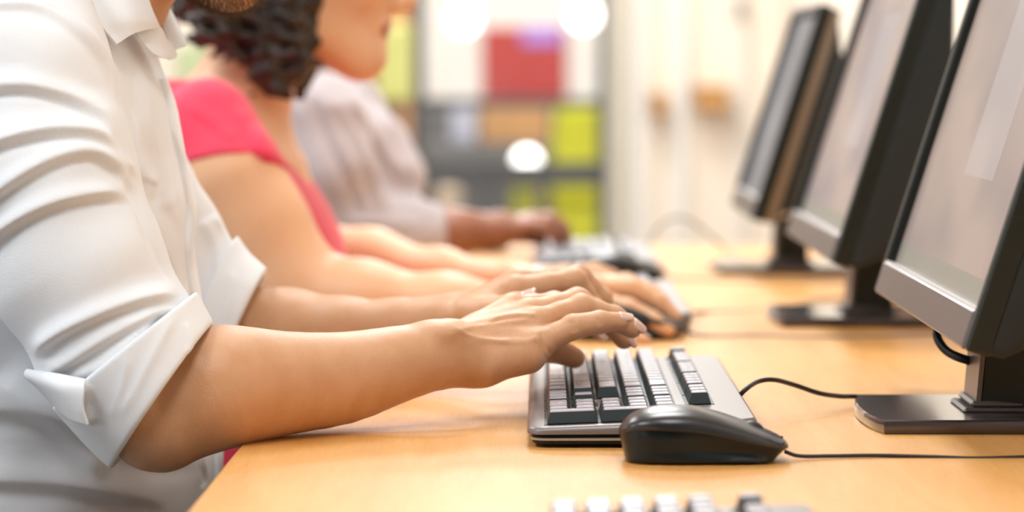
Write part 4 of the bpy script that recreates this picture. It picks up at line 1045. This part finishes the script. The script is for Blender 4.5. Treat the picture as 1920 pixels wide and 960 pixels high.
    ok = (lc[:, 2] < -.058 - .0 * lc[:, 0]) & (lc[:, 2] < -.05 - (lc[:, 0] < .03) * .0) & (lc[:, 0] > -.01) & ~((lc[:, 2] > -.075) & (np.abs(lc[:, 1]) < .02) & (lc[:, 0] > .07))
    for p0, g in zip(pw_[ok][:12000], G[ok][:12000]):
        dr = g + RNG.normal(size=3) * .35 + np.array((.2, 0, -.5)); dr /= np.linalg.norm(dr); L = RNG.uniform(.0035, .008); s1 = np.cross(dr, RNG.normal(size=3)); s1 /= np.linalg.norm(s1); s2 = np.cross(dr, s1)
        b = p0 - g * .0005; w_ = .00016; k = p0 + dr * L + np.array((.0, 0, -.001)); c = Vector(root.location)
        mb.add([Vector(b + s1 * w_) - c, Vector(b - s1 * w_ * .5 + s2 * w_) - c, Vector(b - s1 * w_ * .5 - s2 * w_) - c, Vector(k) - c], [(0, 1, 3), (1, 2, 3), (2, 0, 3)])
    mb.build('beard', M['beard'], root)
    hs = lambda p: smax(hf(p) - .008, -ell(HW((.065, 0, -.02)), (.075, .085, .10))(p), .006)
    hcut = lambda p: smax(hs(p), -(((p - HW((0, 0, -.01))) @ HR.T)[:, 2]) - .02, .004)
    np_mesh('hair', [mesh_sdf(hcut, (-.44, Yc - .12, D(.38)), (-.15, Yc + .12, D(.60)), .004)], M['hair'], root)
    legs(root, -.43, Yc, .56, 'charcoal')
    return root
man = build_man()

# ------------------------------------------------------------------ the woman in the red top
def build_woman():
    Yc = 3.10; root = person_root((-.36, Yc, 0), 'woman with dark curly hair and short-sleeved red top, holding a mouse')
    D = lambda z: z + DZ; A = lambda px, py, Y, r: (P(px, py, Y), r)
    hf, HW, HR = head_sdf((-.240, Yc, D(.391)), math.radians(16), .97)
    neck = chain([(HW((-.03, 0, -.05)), .050), ((-.335, Yc, D(.215)), .053), ((-.33, Yc, D(.16)), .075)], .03)
    rows = [(D(-.26), -.40, .11, .17), (D(-.1), -.375, .125, .15), (D(.0), -.355, .135, .145), (D(.07), -.358, .142, .155), (D(.13), -.368, .125, .17), (D(.19), -.385, .095, .165), (D(.235), -.390, .07, .10), (D(.25), -.390, .05, .06)]
    tf = loft_sdf(rows, Yc, 2.2)
    ra = [A(388, 240, 2.95, .046), A(437, 335, 2.92, .0455), A(490, 430, 2.92, .046), A(545, 525, 2.915, .042), A(580, 560, 2.91, .037), A(680, 560, 2.895, .034), A(840, 572, 2.875, .027), A(985, 578, 2.855, .021)]
    wr = P(1000, 576, 2.852)
    rf = [W3((1105, 536, 2.868), (1175, 532, 2.866), (1222, 551, 2.862), (1249, 576, 2.858)),
          W3((1115, 540, 2.846), (1186, 540, 2.842), (1236, 566, 2.838), (1262, 592, 2.834)),
          W3((1108, 563, 2.824), (1178, 579, 2.812), (1222, 601, 2.804), (1252, 618, 2.800)),
          W3((1095, 580, 2.804), (1140, 600, 2.784), (1174, 620, 2.768), (1203, 636, 2.762))]
    rt = W3((1030, 578, 2.87), (1080, 586, 2.892), (1120, 596, 2.895), (1150, 606, 2.89))
    hand = hand_sdf(wr, rf, rt, [], wr=.020, fr=1.08)
    la = [A(430, 240, 3.24, .046), A(478, 350, 3.28, .043), A(560, 470, 3.29, .036), A(700, 487, 3.28, .030), A(830, 512, 3.22, .0225), A(950, 528, 3.15, .019)]
    lw = P(960, 530, 3.145)
    lf = [W3((1050, 519, 3.10), (1108, 510, 3.09), (1133, 522, 3.085), (1143, 537, 3.08)), W3((1055, 516, 3.12), (1116, 508, 3.12), (1148, 520, 3.12), (1160, 534, 3.12)),
          W3((1052, 516, 3.14), (1110, 508, 3.145), (1143, 520, 3.15), (1156, 532, 3.15)), W3((1045, 519, 3.16), (1093, 512, 3.17), (1118, 520, 3.175), (1130, 531, 3.175))]
    lt = W3((985, 526, 3.12), (1020, 528, 3.09), (1050, 532, 3.075), (1078, 536, 3.07))
    lhand = hand_sdf(lw, lf, lt, [], wr=.019, fr=.9)
    raf, laf = chain(ra, .03), chain(la, .03)
    body = lambda p: smin(smin(smin(smin(hf(p), neck(p), .02), tf(p) + .004, .03), smin(raf(p), hand(p), .02), .02), smin(laf(p), lhand(p), .02), .02)
    lo, hi = bbox([a[0] for a in ra + la] + [q for f in rf + lf for q in f] + [(-.56, Yc, D(-.26)), (-.2, Yc, D(.50))], .05)
    pb = mesh_sdf(body, lo, hi, .003)
    np_mesh('body', [pb], [M['skin_woman'], M['lips']], root, matfn=lambda c: ((ell(HW((.093, 0, -.059)), (.012, .022, .0125))(c)) < 0))
    for f_ in rf + lf: nail(root, f_[2], f_[3], (.5, 0, 1), .0095 * .9 * .76)
    # red top: short cap sleeves, wide neckline
    arms = union([chain(ra[:4], .03), chain(la[:3], .03)], .01)
    hemR = np.array(P(440, 328, 2.92)); nR = np.array((.06, -.50, -1.0)); nR /= np.linalg.norm(nR); nL = nR * np.array((1, -1, 1))
    asl = chain([(ra[0][0], .052), (ra[1][0], .0535), (ra[2][0], .055)], .01); bsl = chain([(la[0][0], .050), (la[1][0], .048), (la[2][0], .045)], .01)
    asc = lambda p: smax(asl(p), (p - hemR) @ nR, .003); bsc = lambda p: smax(bsl(p), (p - np.array(P(480, 320, 3.28))) @ nL, .003)
    tor = lambda p: tf(p) - .006
    base = lambda p: smin(smin(tor(p), asc(p), .025), bsc(p), .025) + .0012 * np.sin(p[:, 0] * 60 + p[:, 2] * 75) * np.sin(p[:, 1] * 33) 
    # neckline: slanting cut from behind the neck down the chest
    nc0 = np.array((-.335, Yc, D(.225))); nn = np.array((.62, 0, .78))
    nb = ell((-.322, Yc, D(.235)), (.075, .085, .075)); nck = cone((-.36, Yc, D(.29)), (-.275, Yc, D(.19)), .062, .055)
    top = lambda p: smax(base(p), -nck(p), .006)
    q = mesh_sdf(top, (-.58, Yc - .30, D(-.27)), (-.14, Yc + .30, D(.33)), .003)
    T = lambda p, w, a, **k: dict(p=p, w=w, a=a, **k)
    V = fold(q[0], q[2], [T([(470, 225), (500, 300), (560, 400), (610, 500)], 10, .004, s=.6), T([(440, 200), (470, 260), (500, 320)], 8, .003, s=.5), T([(540, 330), (590, 430), (630, 500)], 8, .003, s=.5), T([(350, 200), (400, 230), (440, 270)], 8, .002, s=.5)])
    np_mesh('red_top', [(V, q[1], q[2])], M['red'], root)
    # hair: chin-length loose curls
    curl = lambda p: .0065 * np.sin(p[:, 0] * 170 + 2 * np.sin(p[:, 2] * 90)) * np.sin(p[:, 2] * 130 + 1.5 * np.sin(p[:, 1] * 110)) + .004 * np.sin(p[:, 1] * 260 + p[:, 0] * 150) + .003 * np.sin(p[:, 2] * 330 + p[:, 1] * 90)
    hs = [ell(HW((-.025, 0, .035)), (.118, .102, .105)), ell(HW((-.075, 0, -.03)), (.075, .10, .085)), ell(HW((-.035, -.065, -.055)), (.052, .038, .085)), ell(HW((-.035, .065, -.055)), (.052, .038, .085)), ell(HW((-.012, -.07, -.108)), (.034, .03, .055)), ell(HW((-.012, .07, -.108)), (.034, .03, .055))]
    for i in range(26):
        a = RNG.uniform(0, 2 * math.pi); hs.append(ball(HW((-.055 + .075 * math.cos(a), .088 * math.sin(a), RNG.uniform(-.12, -.02))), RNG.uniform(.014, .024)))
    hu = union(hs, .02)
    face = ell(HW((.085, 0, -.045)), (.085, .1, .115))
    hr = lambda p: smax(hu(p) + curl(p), -face(p), .008)
    h0 = np.array(HW((0, 0, 0))); np_mesh('hair', [mesh_sdf(hr, h0 - .2, h0 + .2, .0035, 1)], M['hair'], root)
    legs(root, -.42, Yc, .525, 'navy', r=.058)
    return root
woman = build_woman()

# ------------------------------------------------------------------ the person in the lilac cardigan
def build_third():
    Yc = 4.02; root = person_root((-.38, Yc, 0), 'person in a draped lilac-grey cardigan, farthest along the desk')
    D = lambda z: z + DZ; A = lambda px, py, Y, r: (P(px, py, Y), r)
    hf, HW, HR = head_sdf((-.335, Yc, D(.405)), math.radians(8), .98)
    neck = chain([(HW((-.03, 0, -.05)), .052), ((-.345, Yc, D(.21)), .056)], .02)
    rows = [(D(-.26), -.38, .11, .17), (D(-.1), -.345, .125, .16), (D(.0), -.325, .135, .155), (D(.08), -.32, .135, .165), (D(.14), -.335, .12, .175), (D(.19), -.35, .09, .165), (D(.235), -.36, .065, .11), (D(.255), -.36, .05, .06)]
    tf = loft_sdf(rows, Yc, 2.2)
    ra = [A(600, 215, 3.84, .05), A(620, 320, 3.83, .044), A(660, 430, 3.84, .04), A(760, 440, 3.86, .034), A(850, 436, 3.87, .0275), A(930, 430, 3.88, .0225)]
    wr = P(940, 430, 3.882)
    rf = [W3((1000, 412, 3.92), (1030, 410, 3.93), (1050, 425, 3.93), (1058, 442, 3.93)), W3((1005, 414, 3.90), (1036, 410, 3.91), (1058, 428, 3.91), (1062, 450, 3.91)),
          W3((1003, 418, 3.88), (1032, 414, 3.885), (1050, 432, 3.885), (1056, 452, 3.885)), W3((995, 425, 3.862), (1020, 425, 3.86), (1036, 440, 3.86), (1042, 455, 3.86))]
    rt = W3((955, 435, 3.90), (980, 440, 3.92), (1000, 445, 3.925), (1018, 455, 3.925))
    hand = hand_sdf(wr, rf, rt, [], wr=.020, fr=.92)
    la = [A(650, 215, 4.2, .05), A(680, 320, 4.22, .044), A(720, 430, 4.22, .04), A(850, 440, 4.2, .03), A(930, 440, 4.18, .022)]
    lw = P(935, 440, 4.18); mk = lambda dy, dx: W3((985 + dx, 425, 4.16 + dy), (1010 + dx, 422, 4.16 + dy), (1025 + dx, 432, 4.16 + dy), (1030 + dx, 445, 4.16 + dy))
    lf = [mk(-.03, 0), mk(-.01, 3), mk(.01, 2), mk(.03, -5)]; lt = W3((950, 442, 4.15), (970, 444, 4.12), (985, 446, 4.11), (998, 450, 4.105))
    lhand = hand_sdf(lw, lf, lt, [], wr=.019, fr=.92)
    raf, laf = chain(ra, .03), chain(la, .03)
    body = lambda p: smin(smin(smin(smin(hf(p), neck(p), .02), tf(p) + .006, .03), smin(raf(p), hand(p), .02), .02), smin(laf(p), lhand(p), .02), .02)
    lo, hi = bbox([a[0] for a in ra + la] + [q for f in rf + lf for q in f] + [(-.52, Yc, D(-.26)), (-.2, Yc, D(.52))], .05)
    np_mesh('body', [mesh_sdf(body, lo, hi, .004)], M['skin_dark'], root)
    T = lambda p, w, a, **k: dict(p=p, w=w, a=a, **k)
    # cardigan with long sleeves, draped front
    cuffn = np.array((1.0, .05, .05)); cuffn /= np.linalg.norm(cuffn)
    s1 = chain([(q, r + .009) for q, r in ra[:5]], .03); s2 = chain([(q, r + .009) for q, r in la[:4]], .03)
    drape = chain([(P(650, 185, 3.93), .022), (P(700, 260, 3.9), .032), (P(738, 330, 3.9), .034), (P(735, 395, 3.9), .035)], .03)
    dr2 = chain([(P(680, 190, 4.1), .022), (P(720, 270, 4.12), .032), (P(750, 330, 4.12), .03), (P(745, 400, 4.12), .03)], .03)
    car = lambda p: smin(smin(smin(smin(tf(p) - .010, smax(s1(p), (p - np.array(P(834, 440, 3.87))) @ cuffn, .004), .025), smax(s2(p), (p - np.array(P(834, 440, 4.2))) @ cuffn, .004), .025), drape(p), .02), dr2(p), .02) + .0015 * np.sin(p[:, 0] * 50 + p[:, 1] * 70)
    q = mesh_sdf(lambda p: smax(car(p), -cone((-.345, Yc, D(.28)), (-.25, Yc, D(.18)), .058, .045)(p), .006), (-.54, Yc - .28, D(-.27)), (-.02, Yc + .30, D(.30)), .0035)
    V = fold(q[0], q[2], [T([(580, 170), (610, 260), (660, 360), (680, 420)], 9, -.006), T([(620, 175), (660, 240), (700, 330), (720, 400)], 9, .006, s=.8), T([(640, 170), (690, 240), (740, 310), (772, 335)], 8, .006, s=.9), T([(600, 170), (640, 260), (670, 340)], 8, .004, s=.7), T([(650, 410), (720, 418), (790, 420)], 6, .003)])
    np_mesh('cardigan', [(V, q[1], q[2])], M['cardigan'], root)
    hs = lambda p: smax(hf(p) - .014 + .003 * np.sin(p[:, 0] * 200) * np.sin(p[:, 2] * 200), -ell(HW((.075, 0, -.035)), (.08, .09, .10))(p), .006)
    h0 = np.array(HW((0, 0, 0))); hc = lambda p: smax(hs(p), -(((p - h0) @ HR.T)[:, 2]) - .05, .004)
    np_mesh('hair', [mesh_sdf(hc, h0 - .15, h0 + .15, .005)], M['hair'], root)
    legs(root, -.38, Yc, .55, 'charcoal', r=.07)
    return root
third = build_third()

# ------------------------------------------------------------------ office chairs under the sitters
def make_chair():
    t = empty('office_chair')
    f = ell((0, 0, .425), (.24, .235, .055)); g = lambda p: smax(f(p), np.maximum(p[:, 2] - .455, .395 - p[:, 2]), .02)
    np_mesh('seat', [mesh_sdf(g, (-.27, -.27, .36), (.27, .27, .48), .009)], M['chair_fabric'], t)
    b = ell((-.31, 0, .78), (.045, .21, .20)); np_mesh('backrest', [mesh_sdf(b, (-.38, -.24, .55), (-.24, .24, 1.0), .009)], M['chair_fabric'], t)
    MB().tube(catmull([(-.02, 0, .385), (-.22, 0, .375), (-.335, 0, .44), (-.355, 0, .70)], 6), .014).build('back_bracket', M['mon_black'], t, smooth=True)
    MB().tube([(0, 0, .08), (0, 0, .39)], .025, 16).build('gas_post', M['metal'], t, smooth=True)
    for i in range(5):
        a = math.radians(72 * i + 20); l = MB().tube([(0, 0, .085), (.27 * math.cos(a), .27 * math.sin(a), .06)], [.025, .015]).build('leg', M['mon_black'], t, smooth=True)
        MB().tube([(.27 * math.cos(a), .27 * math.sin(a) - .012, .026), (.27 * math.cos(a), .27 * math.sin(a) + .012, .026)], .026, 14).build('castor', M['case_dark'], l)
    return t
ch = make_chair(); chs = [ch, copy_tree(ch), copy_tree(ch)]
for c_, x, y, l in zip(chs, (-.47, -.43, -.41), (2.25, 3.10, 4.02), ('man in the white shirt', 'woman in red', 'person in the cardigan')):
    c_.location = (x, y, 0); tag(c_, 'blue-grey swivel office chair under the ' + l, 'chair', 'office chairs along the desk')
chs[1].scale = (1, 1, .90)      # this seat is set lower
